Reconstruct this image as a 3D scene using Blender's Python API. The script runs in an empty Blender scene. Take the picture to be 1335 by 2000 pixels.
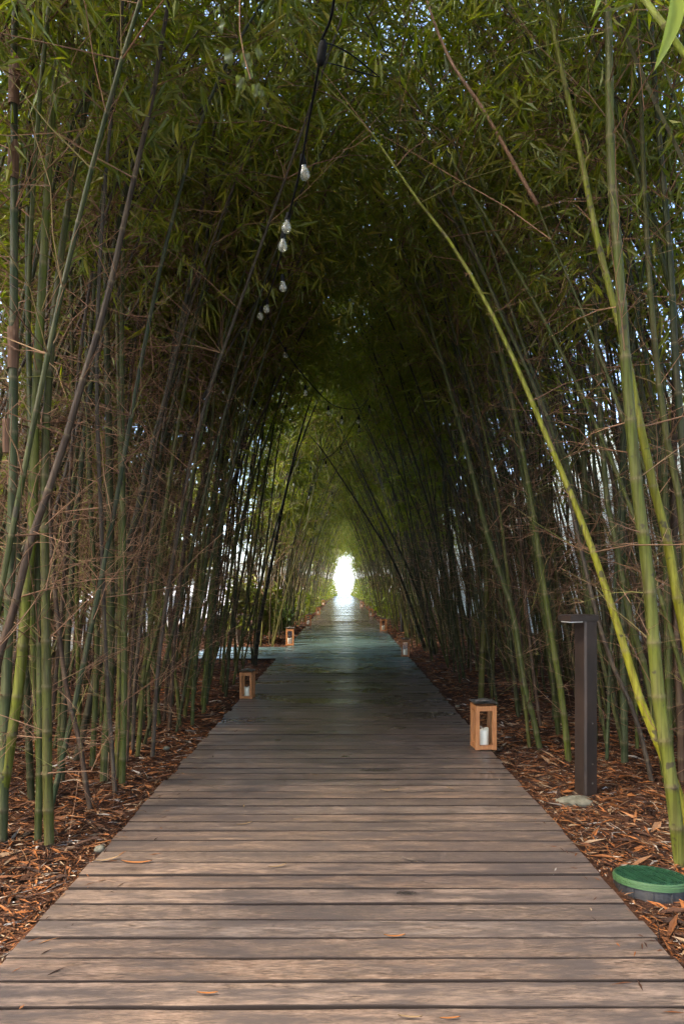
import bpy, math, random
import numpy as np
from mathutils import Vector
R = math.radians
S = bpy.context.scene
C = S.collection
random.seed(7)
rng = np.random.default_rng(7)

# ------------------------------------------------------------------ camera
H = 1.45                      # eye height above the boards
F = 1300.0                    # focal length in px of the 1335x2000 photograph
VX, VY = 672.0, 1140.0        # vanishing point of the boardwalk
cam_d = bpy.data.cameras.new('camera')
cam = bpy.data.objects.new('camera', cam_d); C.objects.link(cam)
cam_d.sensor_fit = 'VERTICAL'; cam_d.sensor_height = 36.0; cam_d.sensor_width = 24.03
cam_d.lens = 36.0 * F / 2000.0
cam_d.shift_y = (VY - 1000.0) / 2000.0
cam_d.shift_x = -(VX - 667.5) / 2000.0
cam_d.clip_start = 0.05; cam_d.clip_end = 3000
cam.location = (0, 0, H); cam.rotation_euler = (R(90), 0, 0)
S.camera = cam

# ------------------------------------------------------------------ light
SUN_EL, SUN_AZ = R(50), R(238)        # azimuth clockwise from +Y
w = bpy.data.worlds.new("World"); S.world = w; w.use_nodes = True
nt = w.node_tree; nt.nodes.clear()
sky = nt.nodes.new('ShaderNodeTexSky'); sky.sky_type = 'NISHITA'; sky.sun_disc = False
sky.sun_elevation = SUN_EL; sky.sun_rotation = SUN_AZ
sky.dust_density = 2.2; sky.air_density = .8; sky.ozone_density = .6
bg = nt.nodes.new('ShaderNodeBackground'); bg.inputs[1].default_value = 0.15
wo = nt.nodes.new('ShaderNodeOutputWorld')
nt.links.new(sky.outputs[0], bg.inputs[0]); nt.links.new(bg.outputs[0], wo.inputs[0])
sd = bpy.data.lights.new('sun', 'SUN'); sd.energy = 1.25; sd.angle = R(10); sd.color = (1, .88, .68)
sun = bpy.data.objects.new('sun', sd); C.objects.link(sun)
sv = Vector((math.sin(SUN_AZ)*math.cos(SUN_EL), math.cos(SUN_AZ)*math.cos(SUN_EL), math.sin(SUN_EL)))
sun.rotation_euler = (-sv).to_track_quat('-Z', 'Y').to_euler(); sun.location = (-20, -10, 30)
S.view_settings.view_transform = 'Standard'; S.view_settings.look = 'None'
S.view_settings.exposure = 3.15; S.view_settings.gamma = 1.0
S.render.engine = 'CYCLES'
cy = S.cycles
cy.use_adaptive_sampling = True; cy.adaptive_threshold = .02
cy.max_bounces = 7; cy.diffuse_bounces = 4; cy.glossy_bounces = 2; cy.transmission_bounces = 4
cy.transparent_max_bounces = 6; cy.use_denoising = True; cy.denoiser = 'OPENIMAGEDENOISE'; cy.denoising_input_passes = 'RGB_ALBEDO_NORMAL'; cy.denoising_prefilter = 'NONE'
cy.caustics_reflective = False; cy.caustics_refractive = False

# ------------------------------------------------------------------ helpers
def at(px, py, Y):
    return np.array(((px - VX) * Y / F, Y, H + (VY - py) * Y / F))
def gY(py, z=-.05):           # depth of a point standing on the ground seen at row py
    return (H - z) * F / (py - VY)

class MB:
    """collects geometry with numpy, builds ONE mesh"""
    def __init__(s): s.v = []; s.f3 = []; s.f4 = []; s.m3 = []; s.m4 = []; s.a = []; s.n = 0
    def add(s, v, f3=None, f4=None, mat=0, ring=None):
        v = np.asarray(v, float).reshape(-1, 3)
        if f3 is not None and len(f3):
            f3 = np.asarray(f3, int).reshape(-1, 3); s.f3.append(f3 + s.n); s.m3.append(np.full(len(f3), mat))
        if f4 is not None and len(f4):
            f4 = np.asarray(f4, int).reshape(-1, 4); s.f4.append(f4 + s.n); s.m4.append(np.full(len(f4), mat))
        s.v.append(v); s.a.append(np.zeros(len(v)) if ring is None else np.asarray(ring, float)); s.n += len(v)
    def box(s, x0, x1, y0, y1, z0, z1, mat=0):
        v = [(x, y, z) for z in (z0, z1) for y in (y0, y1) for x in (x0, x1)]
        s.add(v, f4=[(0,2,3,1),(4,5,7,6),(0,1,5,4),(2,6,7,3),(0,4,6,2),(1,3,7,5)], mat=mat)
    def tube(s, P, r, k=6, mat=0, ring=None, cap=True):
        P = np.asarray(P, float); n = len(P); r = np.broadcast_to(np.asarray(r, float), (n,))
        T = np.gradient(P, axis=0); T /= np.linalg.norm(T, axis=1)[:, None] + 1e-9
        up = np.array((0, 1., 0)) if abs(T[:, 2]).mean() > .6 else np.array((0, 0, 1.))
        A = np.cross(T, up); A /= np.linalg.norm(A, axis=1)[:, None] + 1e-9
        B = np.cross(T, A)
        th = np.arange(k) * 2 * math.pi / k
        V = P[:, None] + r[:, None, None] * (A[:, None] * np.cos(th)[None, :, None] + B[:, None] * np.sin(th)[None, :, None])
        i = np.arange(n - 1)[:, None] * k; j = np.arange(k)[None]; j2 = (j + 1) % k
        f = np.stack([i + j, i + j2, i + k + j2, i + k + j], -1).reshape(-1, 4)
        f3 = []
        if cap and k <= 12:
            f3 = [(0, a + 1, a) for a in range(1, k - 1)] + [((n-1)*k, (n-1)*k + a, (n-1)*k + a + 1) for a in range(1, k - 1)]
        s.add(V, f3=f3, f4=f, mat=mat, ring=None if ring is None else np.repeat(ring, k))
    def lathe(s, prof, k=24, c=(0, 0, 0), mat=0):
        P = np.array(prof, float); n = len(P); th = np.arange(k) * 2 * math.pi / k
        V = np.stack([P[:, 0:1] * np.cos(th) + c[0], P[:, 0:1] * np.sin(th) + c[1], np.repeat(P[:, 1:2], k, 1) + c[2]], -1)
        i = np.arange(n - 1)[:, None] * k; j = np.arange(k)[None]; j2 = (j + 1) % k
        s.add(V, f4=np.stack([i + j, i + j2, i + k + j2, i + k + j], -1).reshape(-1, 4), mat=mat)
    def leaves(s, P, D, L, W, roll=None, mat=0, fold=.25, r=rng):
        P = np.asarray(P, float); n = len(P)
        if n == 0: return
        D = D / (np.linalg.norm(D, axis=1)[:, None] + 1e-9)
        q = r.normal(size=(n, 3)); Sx = np.cross(D, q); Sx /= np.linalg.norm(Sx, axis=1)[:, None] + 1e-9
        if roll is not None:
            Sx = np.cross(D, np.array((0, 0, 1.)) + roll * q); Sx /= np.linalg.norm(Sx, axis=1)[:, None] + 1e-9
        N = np.cross(Sx, D); L = L[:, None]; W = W[:, None]
        b = P; m = P + D * L * .38; t = P + D * L - N * L * .06
        a1 = m + Sx * W * .5 + N * W * fold; a2 = m - Sx * W * .5 + N * W * fold
        V = np.stack([b, a1, t, a2], 1).reshape(-1, 3)
        o = np.arange(n)[:, None] * 4
        s.add(V, f3=np.concatenate([o + np.array((0, 1, 2)), o + np.array((0, 2, 3))]), mat=mat)
    def mesh(s, name, mats, smooth=False, ring=False):
        v = np.concatenate(s.v); me = bpy.data.meshes.new(name)
        f3 = np.concatenate(s.f3) if s.f3 else np.zeros((0, 3), int)
        f4 = np.concatenate(s.f4) if s.f4 else np.zeros((0, 4), int)
        idx = np.concatenate([f3.ravel(), f4.ravel()]).astype(np.int32)
        tot = np.concatenate([np.full(len(f3), 3), np.full(len(f4), 4)]).astype(np.int32)
        st = np.concatenate([[0], np.cumsum(tot)[:-1]]).astype(np.int32)
        me.vertices.add(len(v)); me.vertices.foreach_set('co', v.ravel().astype(np.float32))
        me.loops.add(len(idx)); me.loops.foreach_set('vertex_index', idx)
        me.polygons.add(len(tot)); me.polygons.foreach_set('loop_start', st); me.polygons.foreach_set('loop_total', tot)
        mi = np.concatenate([np.concatenate(s.m3) if s.m3 else [], np.concatenate(s.m4) if s.m4 else []]).astype(np.int32)
        me.polygons.foreach_set('material_index', mi)
        me.polygons.foreach_set('use_smooth', np.full(len(tot), smooth))
        if ring:
            at_ = me.attributes.new('ring', 'FLOAT', 'POINT'); at_.data.foreach_set('value', np.concatenate(s.a).astype(np.float32))
        for m in (mats if isinstance(mats, (list, tuple)) else [mats]): me.materials.append(m)
        me.update(calc_edges=True); me.validate()
        return me
    def build(s, name, mats, parent=None, smooth=False, ring=False):
        o = bpy.data.objects.new(name, s.mesh(name, mats, smooth, ring)); C.objects.link(o)
        if parent: o.parent = parent
        return o
def tag(o, label=None, cat=None, group=None, kind=None):
    if label: o['label'] = label
    if cat: o['category'] = cat
    if group: o['group'] = group
    if kind: o['kind'] = kind
    return o
def empty(name, loc, rz=0):
    o = bpy.data.objects.new(name, None); C.objects.link(o); o.location = loc; o.rotation_euler = (0, 0, rz)
    o.empty_display_size = .1; return o
def children(o): return [x for x in C.objects if x.parent == o]
def copy_tree2(o, parent=None):
    c = o.copy(); C.objects.link(c); c.parent = parent
    for ch in children(o): copy_tree2(ch, c)
    return c

# ------------------------------------------------------------------ materials
def M(name, color=(.5, .5, .5), rough=.6, metal=0.0, spec=.5):
    m = bpy.data.materials.new(name); m.use_nodes = True
    b = m.node_tree.nodes['Principled BSDF']
    b.inputs['Base Color'].default_value = (*color, 1); b.inputs['Roughness'].default_value = rough
    b.inputs['Metallic'].default_value = metal; b.inputs['Specular IOR Level'].default_value = spec
    return m, m.node_tree, b
def node(t, ty, **kw):
    n = t.nodes.new(ty)
    for k, v in kw.items():
        if k in n.inputs: n.inputs[k].default_value = v
        else: setattr(n, k, v)
    return n
def ramp(t, stops, fac):
    n = t.nodes.new('ShaderNodeValToRGB'); e = n.color_ramp.elements
    e[0].position, e[0].color = stops[0][0], (*stops[0][1], 1); e[1].position, e[1].color = stops[-1][0], (*stops[-1][1], 1)
    for p, c in stops[1:-1]:
        x = e.new(p); x.color = (*c, 1)
    t.links.new(fac, n.inputs[0]); return n
def mixc(t, fac, a, b, mode='MIX'):
    n = t.nodes.new('ShaderNodeMix'); n.data_type = 'RGBA'; n.blend_type = mode
    for s, v in ((0, fac), (6, a), (7, b)):
        if hasattr(v, 'links') or isinstance(v, bpy.types.NodeSocket): t.links.new(v, n.inputs[s])
        elif s == 0: n.inputs[0].default_value = v
        else: n.inputs[s].default_value = (*v, 1)
    return n.outputs[2]
def noise(t, scale, detail=3, vec=None, rough=.55):
    n = node(t, 'ShaderNodeTexNoise', Scale=scale, Detail=detail, Roughness=rough)
    if vec is not None: t.links.new(vec, n.inputs['Vector'])
    return n
def mapping(t, scale, coord='Object', rot=(0, 0, 0)):
    tc = t.nodes.new('ShaderNodeTexCoord'); mp = t.nodes.new('ShaderNodeMapping')
    mp.inputs['Scale'].default_value = scale; mp.inputs['Rotation'].default_value = rot
    t.links.new(tc.outputs[coord], mp.inputs['Vector']); return mp.outputs[0]
def bump(t, b, h, strength=.3, dist=.01):
    n = node(t, 'ShaderNodeBump', Strength=strength, Distance=dist); t.links.new(h, n.inputs['Height'])
    t.links.new(n.outputs[0], b.inputs['Normal'])

def culm_material(name, island=False):
    m, t, b = M(name, rough=.55, spec=.15)
    if island:
        g = t.nodes.new('ShaderNodeNewGeometry')
        base = ramp(t, [(0, (.025, .035, .012)), (.3, (.05, .06, .016)), (.55, (.075, .08, .018)), (.75, (.06, .042, .022)), (1, (.12, .12, .025))], g.outputs['Random Per Island']).outputs[0]
    else:
        base = t.nodes.new('ShaderNodeObjectInfo').outputs['Color']
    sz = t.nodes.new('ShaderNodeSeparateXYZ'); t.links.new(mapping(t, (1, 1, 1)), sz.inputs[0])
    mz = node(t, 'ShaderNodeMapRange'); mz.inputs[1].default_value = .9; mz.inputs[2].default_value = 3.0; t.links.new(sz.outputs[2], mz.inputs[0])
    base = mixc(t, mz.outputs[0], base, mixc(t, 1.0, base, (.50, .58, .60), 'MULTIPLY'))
    v = mapping(t, (9, 9, 1.1)); n1 = noise(t, 3.0, 4, v)
    c = mixc(t, ramp(t, [(.4, (0, 0, 0)), (.75, (.6, .6, .6))], n1.outputs[0]).outputs[0], base, mixc(t, .5, base, (.06, .04, .025)))
    n2 = noise(t, 14, 2, mapping(t, (1, 1, 1)))
    c = mixc(t, ramp(t, [(.62, (0, 0, 0)), (.68, (.85, .85, .85))], n2.outputs[0]).outputs[0], c, (.025, .02, .014))
    a = t.nodes.new('ShaderNodeAttribute'); a.attribute_name = 'ring'
    rg = node(t, 'ShaderNodeMath', operation='MULTIPLY'); rg.inputs[1].default_value = .6; t.links.new(a.outputs['Fac'], rg.inputs[0])
    c = mixc(t, rg.outputs[0], c, (.15, .115, .065))
    st = noise(t, 1, 4, mapping(t, (60, 60, 1.6)), .65)
    c = mixc(t, ramp(t, [(.38, (.75, .75, .75)), (.58, (0, 0, 0))], st.outputs[0]).outputs[0], c, mixc(t, 1.0, c, (.42, .36, .36), 'MULTIPLY'))
    t.links.new(c, b.inputs['Base Color'])
    bump(t, b, n1.outputs[0], .2, .003)
    return m
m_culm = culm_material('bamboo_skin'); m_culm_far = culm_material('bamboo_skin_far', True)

def leaf_material(name, stops, trans=.58, rough=.5):
    m = bpy.data.materials.new(name); m.use_nodes = True; t = m.node_tree; t.nodes.clear()
    g = t.nodes.new('ShaderNodeNewGeometry'); oi = t.nodes.new('ShaderNodeObjectInfo')
    nz = noise(t, .55, 2, mapping(t, (1, 1, 1), 'Object'))
    mm = node(t, 'ShaderNodeMath', operation='MULTIPLY_ADD'); t.links.new(nz.outputs[0], mm.inputs[0]); mm.inputs[1].default_value = .5
    ms = node(t, 'ShaderNodeMath', operation='MULTIPLY_ADD'); t.links.new(g.outputs['Random Per Island'], ms.inputs[0]); ms.inputs[1].default_value = .75; ms.inputs[2].default_value = -.12
    t.links.new(ms.outputs[0], mm.inputs[2])
    c = ramp(t, stops, mm.outputs[0]).outputs[0]
    d = t.nodes.new('ShaderNodeBsdfDiffuse'); tr = t.nodes.new('ShaderNodeBsdfTranslucent'); gl = node(t, 'ShaderNodeBsdfGlossy', Roughness=rough)
    gl.inputs['Color'].default_value = (.6, .7, .6, 1)
    t.links.new(c, d.inputs[0])
    c2 = mixc(t, .5, c, (.21, .30, .006)); t.links.new(c2, tr.inputs[0])
    x = node(t, 'ShaderNodeMixShader', Fac=trans); t.links.new(d.outputs[0], x.inputs[1]); t.links.new(tr.outputs[0], x.inputs[2])
    x2 = node(t, 'ShaderNodeMixShader', Fac=.05); t.links.new(x.outputs[0], x2.inputs[1]); t.links.new(gl.outputs[0], x2.inputs[2])
    o = t.nodes.new('ShaderNodeOutputMaterial'); t.links.new(x2.outputs[0], o.inputs[0]); return m
m_leaf = leaf_material('bamboo_leaf', [(0, (.032, .046, .003)), (.3, (.080, .092, .004)), (.6, (.15, .15, .005)), (.88, (.24, .20, .010)), (1, (.28, .15, .02))])
m_leaf_y = leaf_material('fresh_leaf', [(0, (.16, .22, .02)), (1, (.30, .34, .05))], .5)
m_shrub = leaf_material('shrub_leaf', [(0, (.02, .045, .008)), (.6, (.05, .085, .012)), (1, (.13, .15, .02))], .4)
m_tree = leaf_material('sunny_leaf', [(0, (.08, .10, .012)), (.6, (.15, .155, .02)), (1, (.26, .22, .03))], .4)
m_pale = leaf_material('pale_edged_leaf', [(0, (.035, .042, .014)), (1, (.085, .085, .035))], .4)

def twig_material():
    m, t, b = M('dry_twig', rough=.8, spec=.2)
    g = t.nodes.new('ShaderNodeNewGeometry')
    c = ramp(t, [(0, (.05, .027, .015)), (.4, (.13, .066, .036)), (.8, (.24, .135, .08)), (.92, (.11, .10, .03)), (1, (.16, .15, .04))], g.outputs['Random Per Island'])
    t.links.new(c.outputs[0], b.inputs['Base Color']); return m
m_twig = twig_material()
m_sheath, t_, b_ = M('papery_sheath', (.34, .19, .11), .75)
n_ = noise(t_, 3, 4, mapping(t_, (30, 30, 2))); t_.links.new(ramp(t_, [(.3, (.08, .038, .02)), (.7, (.21, .11, .06))], n_.outputs[0]).outputs[0], b_.inputs['Base Color'])

# weathered boards
def board_material():
    m, t, b = M('weathered_board', rough=.5, spec=.5)
    g = t.nodes.new('ShaderNodeNewGeometry'); tc = t.nodes.new('ShaderNodeTexCoord')
    # offset the grain per board
    cm = t.nodes.new('ShaderNodeCombineXYZ'); mu = node(t, 'ShaderNodeMath', operation='MULTIPLY'); mu.inputs[1].default_value = 37.0
    t.links.new(g.outputs['Random Per Island'], mu.inputs[0]); t.links.new(mu.outputs[0], cm.inputs[0]); t.links.new(mu.outputs[0], cm.inputs[2])
    va = node(t, 'ShaderNodeVectorMath', operation='ADD'); t.links.new(tc.outputs['Object'], va.inputs[0]); t.links.new(cm.outputs[0], va.inputs[1])
    def mp(s):
        n = t.nodes.new('ShaderNodeMapping'); n.inputs['Scale'].default_value = s; t.links.new(va.outputs[0], n.inputs['Vector']); return n.outputs[0]
    grain = noise(t, 1, 8, mp((7, 48, 20)), .78)
    fine = noise(t, 1, 5, mp((22, 230, 40)), .75)
    mot = noise(t, 1, 6, mp((2.6, 13, 3)), .68)
    tone = ramp(t, [(0, (.055, .037, .027)), (.2, (.115, .094, .082)), (.42, (.16, .128, .108)), (.58, (.085, .063, .050)), (.78, (.165, .10, .066)), (1, (.23, .165, .125))], g.outputs['Random Per Island']).outputs[0]
    c = mixc(t, ramp(t, [(.40, (1, 1, 1)), (.62, (0, 0, 0))], grain.outputs[0]).outputs[0], tone, (.034, .022, .016))
    c = mixc(t, ramp(t, [(.45, (0, 0, 0)), (.66, (.8, .8, .8))], fine.outputs[0]).outputs[0], c, (.31, .22, .16))
    c = mixc(t, ramp(t, [(.40, (.95, .95, .95)), (.60, (0, 0, 0))], mot.outputs[0]).outputs[0], c, (.062, .048, .042))
    # damp patches stretched along the boards
    w1 = noise(t, 1, 4, mapping(t, (.75, 1.9, 1)), .6)
    damp = ramp(t, [(.38, (0, 0, 0)), (.68, (1, 1, 1))], w1.outputs[0]).outputs[0]
    # damp grows along the walk; its darkening also paints canopy shade past the front
    sx = t.nodes.new('ShaderNodeSeparateXYZ'); t.links.new(tc.outputs['Object'], sx.inputs[0])
    mr = node(t, 'ShaderNodeMapRange'); mr.inputs[1].default_value = 3.5; mr.inputs[2].default_value = 8.0; mr.inputs[3].default_value = .12; mr.inputs[4].default_value = 1
    t.links.new(sx.outputs[1], mr.inputs[0])
    dm = node(t, 'ShaderNodeMath', operation='MULTIPLY'); t.links.new(damp, dm.inputs[0]); t.links.new(mr.outputs[0], dm.inputs[1])
    fac = dm.outputs[0]
    # stains with a place of their own: knot, drips and dark wet spots
    for (px, py, rx, ry, k) in ((797, 1744, .06, .03, 1.0), (755, 1503, .26, .06, .8), (676, 1477, .07, .05, .7), (545, 1445, .09, .06, .6), (460, 1449, .10, .05, .55), (820, 1683, .09, .03, .6), (260, 1700, .10, .05, .5), (1040, 1590, .10, .06, .45), (400, 1530, .35, .12, .45)):
        Yc = H * F / (py - VY); Xc = (px - VX) * Yc / F
        s1 = node(t, 'ShaderNodeMapping'); s1.inputs['Location'].default_value = (-Xc / rx, -Yc / ry, 0); s1.inputs['Scale'].default_value = (1 / rx, 1 / ry, 0)
        t.links.new(tc.outputs['Object'], s1.inputs['Vector'])
        nv = mixc(t, .32, s1.outputs[0], noise(t, 2.2, 3, s1.outputs[0]).outputs['Color'], 'ADD')
        ln = node(t, 'ShaderNodeVectorMath', operation='LENGTH'); t.links.new(nv, ln.inputs[0])
        rr = node(t, 'ShaderNodeMapRange'); rr.inputs[1].default_value = 1.25; rr.inputs[2].default_value = .45; rr.inputs[3].default_value = 0; rr.inputs[4].default_value = k
        t.links.new(ln.outputs['Value'], rr.inputs[0])
        mx = node(t, 'ShaderNodeMath', operation='MAXIMUM'); t.links.new(fac, mx.inputs[0]); t.links.new(rr.outputs[0], mx.inputs[1]); fac = mx.outputs[0]
    c = mixc(t, fac, c, mixc(t, 1.0, c, (.42, .45, .48), 'MULTIPLY'))
    # grime worn into the board edges
    ea = t.nodes.new('ShaderNodeAttribute'); ea.attribute_name = 'ring'
    en = noise(t, 1, 4, mp((14, 60, 10)), .7); em = node(t, 'ShaderNodeMath', operation='MULTIPLY'); t.links.new(ea.outputs['Fac'], em.inputs[0])
    t.links.new(ramp(t, [(.35, (1, 1, 1)), (.62, (.15, .15, .15))], en.outputs[0]).outputs[0], em.inputs[1])
    c = mixc(t, em.outputs[0], c, mixc(t, 1.0, c, (.30, .26, .24), 'MULTIPLY'))
    # blue sky sheen from the side path opening, painted into the board colour
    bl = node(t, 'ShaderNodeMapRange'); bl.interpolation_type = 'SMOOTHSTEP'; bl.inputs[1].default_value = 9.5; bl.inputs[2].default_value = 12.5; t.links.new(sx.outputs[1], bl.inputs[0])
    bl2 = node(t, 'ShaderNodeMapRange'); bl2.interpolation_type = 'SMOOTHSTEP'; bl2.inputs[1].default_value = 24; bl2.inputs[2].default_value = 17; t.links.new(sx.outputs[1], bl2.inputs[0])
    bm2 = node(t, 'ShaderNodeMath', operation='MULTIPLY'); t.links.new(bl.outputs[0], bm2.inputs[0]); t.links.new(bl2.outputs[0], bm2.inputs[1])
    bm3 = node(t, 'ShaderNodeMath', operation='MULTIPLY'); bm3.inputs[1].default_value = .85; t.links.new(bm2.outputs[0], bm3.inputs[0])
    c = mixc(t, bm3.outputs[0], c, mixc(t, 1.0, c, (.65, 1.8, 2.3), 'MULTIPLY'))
    # pale scratches
    sc = node(t, 'ShaderNodeTexVoronoi', feature='DISTANCE_TO_EDGE', Scale=1.0); t.links.new(mapping(t, (1.3, .55, 1)), sc.inputs['Vector'])
    scf = ramp(t, [(0, (.0, .0, .0)), (.006, (0, 0, 0))], sc.outputs[0]).outputs[0]
    c = mixc(t, scf, c, (.42, .36, .32))
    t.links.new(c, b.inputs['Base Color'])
    ro = node(t, 'ShaderNodeMapRange'); ro.inputs[3].default_value = .42; ro.inputs[4].default_value = .17
    t.links.new(fac, ro.inputs[0])
    fw = node(t, 'ShaderNodeMapRange'); fw.inputs[1].default_value = 10; fw.inputs[2].default_value = 30; fw.inputs[3].default_value = 1; fw.inputs[4].default_value = .55; t.links.new(sx.outputs[1], fw.inputs[0])
    fm = node(t, 'ShaderNodeMath', operation='MULTIPLY'); t.links.new(ro.outputs[0], fm.inputs[0]); t.links.new(fw.outputs[0], fm.inputs[1]); t.links.new(fm.outputs[0], b.inputs['Roughness'])
    bump(t, b, grain.outputs[0], .35, .004)
    return m
m_board = board_material()

m_soil, t_, b_ = M('dark_mulch', rough=.95, spec=.1)
n1 = noise(t_, 24, 6, mapping(t_, (1, 1, 1)), .7); n2 = noise(t_, 1.3, 3, mapping(t_, (1, 1, 1)))
c_ = ramp(t_, [(.3, (.009, .005, .004)), (.5, (.032, .014, .009)), (.7, (.085, .038, .02))], n1.outputs[0]).outputs[0]
c_ = mixc(t_, ramp(t_, [(.4, (0, 0, 0)), (.65, (.6, .6, .6))], n2.outputs[0]).outputs[0], c_, (.11, .05, .028))
t_.links.new(c_, b_.inputs['Base Color']); bump(t_, b_, n1.outputs[0], .9, .03)
def litter_material():
    m, t, b = M('dry_litter', rough=.8, spec=.2)
    g = t.nodes.new('ShaderNodeNewGeometry')
    c = ramp(t, [(0, (.018, .009, .006)), (.36, (.050, .022, .011)), (.6, (.12, .045, .016)), (.76, (.26, .09, .024)), (.88, (.22, .12, .06)), (.96, (.26, .19, .12)), (1, (.32, .29, .26))], g.outputs['Random Per Island'])
    t.links.new(c.outputs[0], b.inputs['Base Color']); return m
m_litter = litter_material()
m_pave, t_, b_ = M('pale_paving', (.55, .52, .47), .85)
n_ = noise(t_, .6, 5, mapping(t_, (1, 1, 1))); t_.links.new(ramp(t_, [(.3, (.45, .42, .37)), (.7, (.62, .59, .54))], n_.outputs[0]).outputs[0], b_.inputs['Base Color'])
m_wall, t_, b_ = M('grey_sheet_metal', (.36, .42, .41), .55, 0, .5)
n_ = noise(t_, 1.5, 4, mapping(t_, (1, .6, .25))); t_.links.new(ramp(t_, [(.3, (.50, .60, .62)), (.7, (.62, .72, .74))], n_.outputs[0]).outputs[0], b_.inputs['Base Color'])
m_white, t_, b_ = M('white_render', (.78, .77, .73), .8)
n_ = noise(t_, 2, 4, mapping(t_, (1, 1, .4))); t_.links.new(ramp(t_, [(.3, (.68, .66, .62)), (.6, (.8, .79, .76))], n_.outputs[0]).outputs[0], b_.inputs['Base Color'])
m_bronze, t_, b_ = M('dark_bronze_paint', (.055, .042, .036), .5, .2)
n_ = noise(t_, 9, 5, mapping(t_, (1, 1, .35))); t_.links.new(ramp(t_, [(.3, (.014, .009, .006)), (.65, (.032, .018, .012))], n_.outputs[0]).outputs[0], b_.inputs['Base Color'])
m_rubber, _, _ = M('black_rubber', (.003, .003, .0032), .8, 0, .1)
m_oak, t_, b_ = M('honey_wood', (.5, .25, .1), .55)
n_ = noise(t_, 4, 5, mapping(t_, (22, 22, 2.2)), .6); t_.links.new(ramp(t_, [(.3, (.24, .08, .02)), (.7, (.42, .18, .06))], n_.outputs[0]).outputs[0], b_.inputs['Base Color']); bump(t_, b_, n_.outputs[0], .2, .002)
m_tin, t_, b_ = M('weathered_tin', (.14, .12, .10), .45, .7)
n_ = noise(t_, 25, 4, mapping(t_, (1, 1, 1))); t_.links.new(ramp(t_, [(.3, (.09, .075, .065)), (.7, (.26, .24, .21))], n_.outputs[0]).outputs[0], b_.inputs['Base Color'])
m_wax, t_, b_ = M('ivory_wax', (.86, .77, .62), .5); b_.inputs['Subsurface Weight'].default_value = .0
m_glass, t_, b_ = M('clear_glass', (1, 1, 1), .03)
def thin_glass(name, tint, k):
    m = bpy.data.materials.new(name); m.use_nodes = True; t = m.node_tree; t.nodes.clear()
    tr = t.nodes.new('ShaderNodeBsdfTransparent'); tr.inputs[0].default_value = (*tint, 1)
    gl = node(t, 'ShaderNodeBsdfGlossy', Roughness=.04); fr = node(t, 'ShaderNodeLayerWeight', Blend=.22)
    mu = node(t, 'ShaderNodeMath', operation='MULTIPLY_ADD'); mu.inputs[1].default_value = .35; mu.inputs[2].default_value = k; t.links.new(fr.outputs[1], mu.inputs[0])
    x = t.nodes.new('ShaderNodeMixShader'); t.links.new(mu.outputs[0], x.inputs[0]); t.links.new(tr.outputs[0], x.inputs[1]); t.links.new(gl.outputs[0], x.inputs[2])
    o = t.nodes.new('ShaderNodeOutputMaterial'); t.links.new(x.outputs[0], o.inputs[0]); return m
m_glass = thin_glass('lantern_glass', (.93, .95, .94), .02)
m_bulb = thin_glass('bulb_glass', (.80, .82, .76), .04)
_t = m_bulb.node_tree; _o = [n for n in _t.nodes if n.type == 'OUTPUT_MATERIAL'][0]; _s = _o.inputs[0].links[0].from_socket
_d = _t.nodes.new('ShaderNodeBsdfDiffuse'); _d.inputs[0].default_value = (.40, .40, .34, 1); _x = node(_t, 'ShaderNodeMixShader', Fac=.20)
_t.links.new(_s, _x.inputs[1]); _t.links.new(_d.outputs[0], _x.inputs[2]); _t.links.new(_x.outputs[0], _o.inputs[0])       # pale diffuse share mixed into the glass so the bulbs show
m_filament, _, _ = M('brass_filament', (.22, .17, .10), .5, .3)
m_lid, t_, b_ = M('green_plastic', (.06, .24, .11), .38)
n_ = noise(t_, 40, 4, mapping(t_, (1, 1, 1))); t_.links.new(ramp(t_, [(.35, (.008, .032, .015)), (.7, (.02, .07, .03))], n_.outputs[0]).outputs[0], b_.inputs['Base Color'])
m_lidrim, _, _ = M('pale_green_plastic', (.04, .085, .03), .5)
m_drum, t_, b_ = M('dusty_black_plastic', (.05, .05, .052), .65)
n_ = noise(t_, 8, 4, mapping(t_, (1, 1, 1))); t_.links.new(ramp(t_, [(.4, (.014, .014, .015)), (.75, (.05, .04, .03))], n_.outputs[0]).outputs[0], b_.inputs['Base Color'])
m_stone, t_, b_ = M('rough_concrete', (.35, .33, .27), .9)
n_ = noise(t_, 18, 5, mapping(t_, (1, 1, 1))); t_.links.new(ramp(t_, [(.3, (.045, .042, .025)), (.7, (.13, .115, .08))], n_.outputs[0]).outputs[0], b_.inputs['Base Color']); bump(t_, b_, n_.outputs[0], .6, .02)
m_bark, t_, b_ = M('pale_bark', (.5, .46, .42), .85)
n_ = noise(t_, 5, 5, mapping(t_, (3, 3, 6))); t_.links.new(ramp(t_, [(.35, (.26, .21, .18)), (.6, (.5, .46, .42))], n_.outputs[0]).outputs[0], b_.inputs['Base Color'])
m_brown, _, _ = M('brown_bark', (.10, .075, .055), .9)

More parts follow.
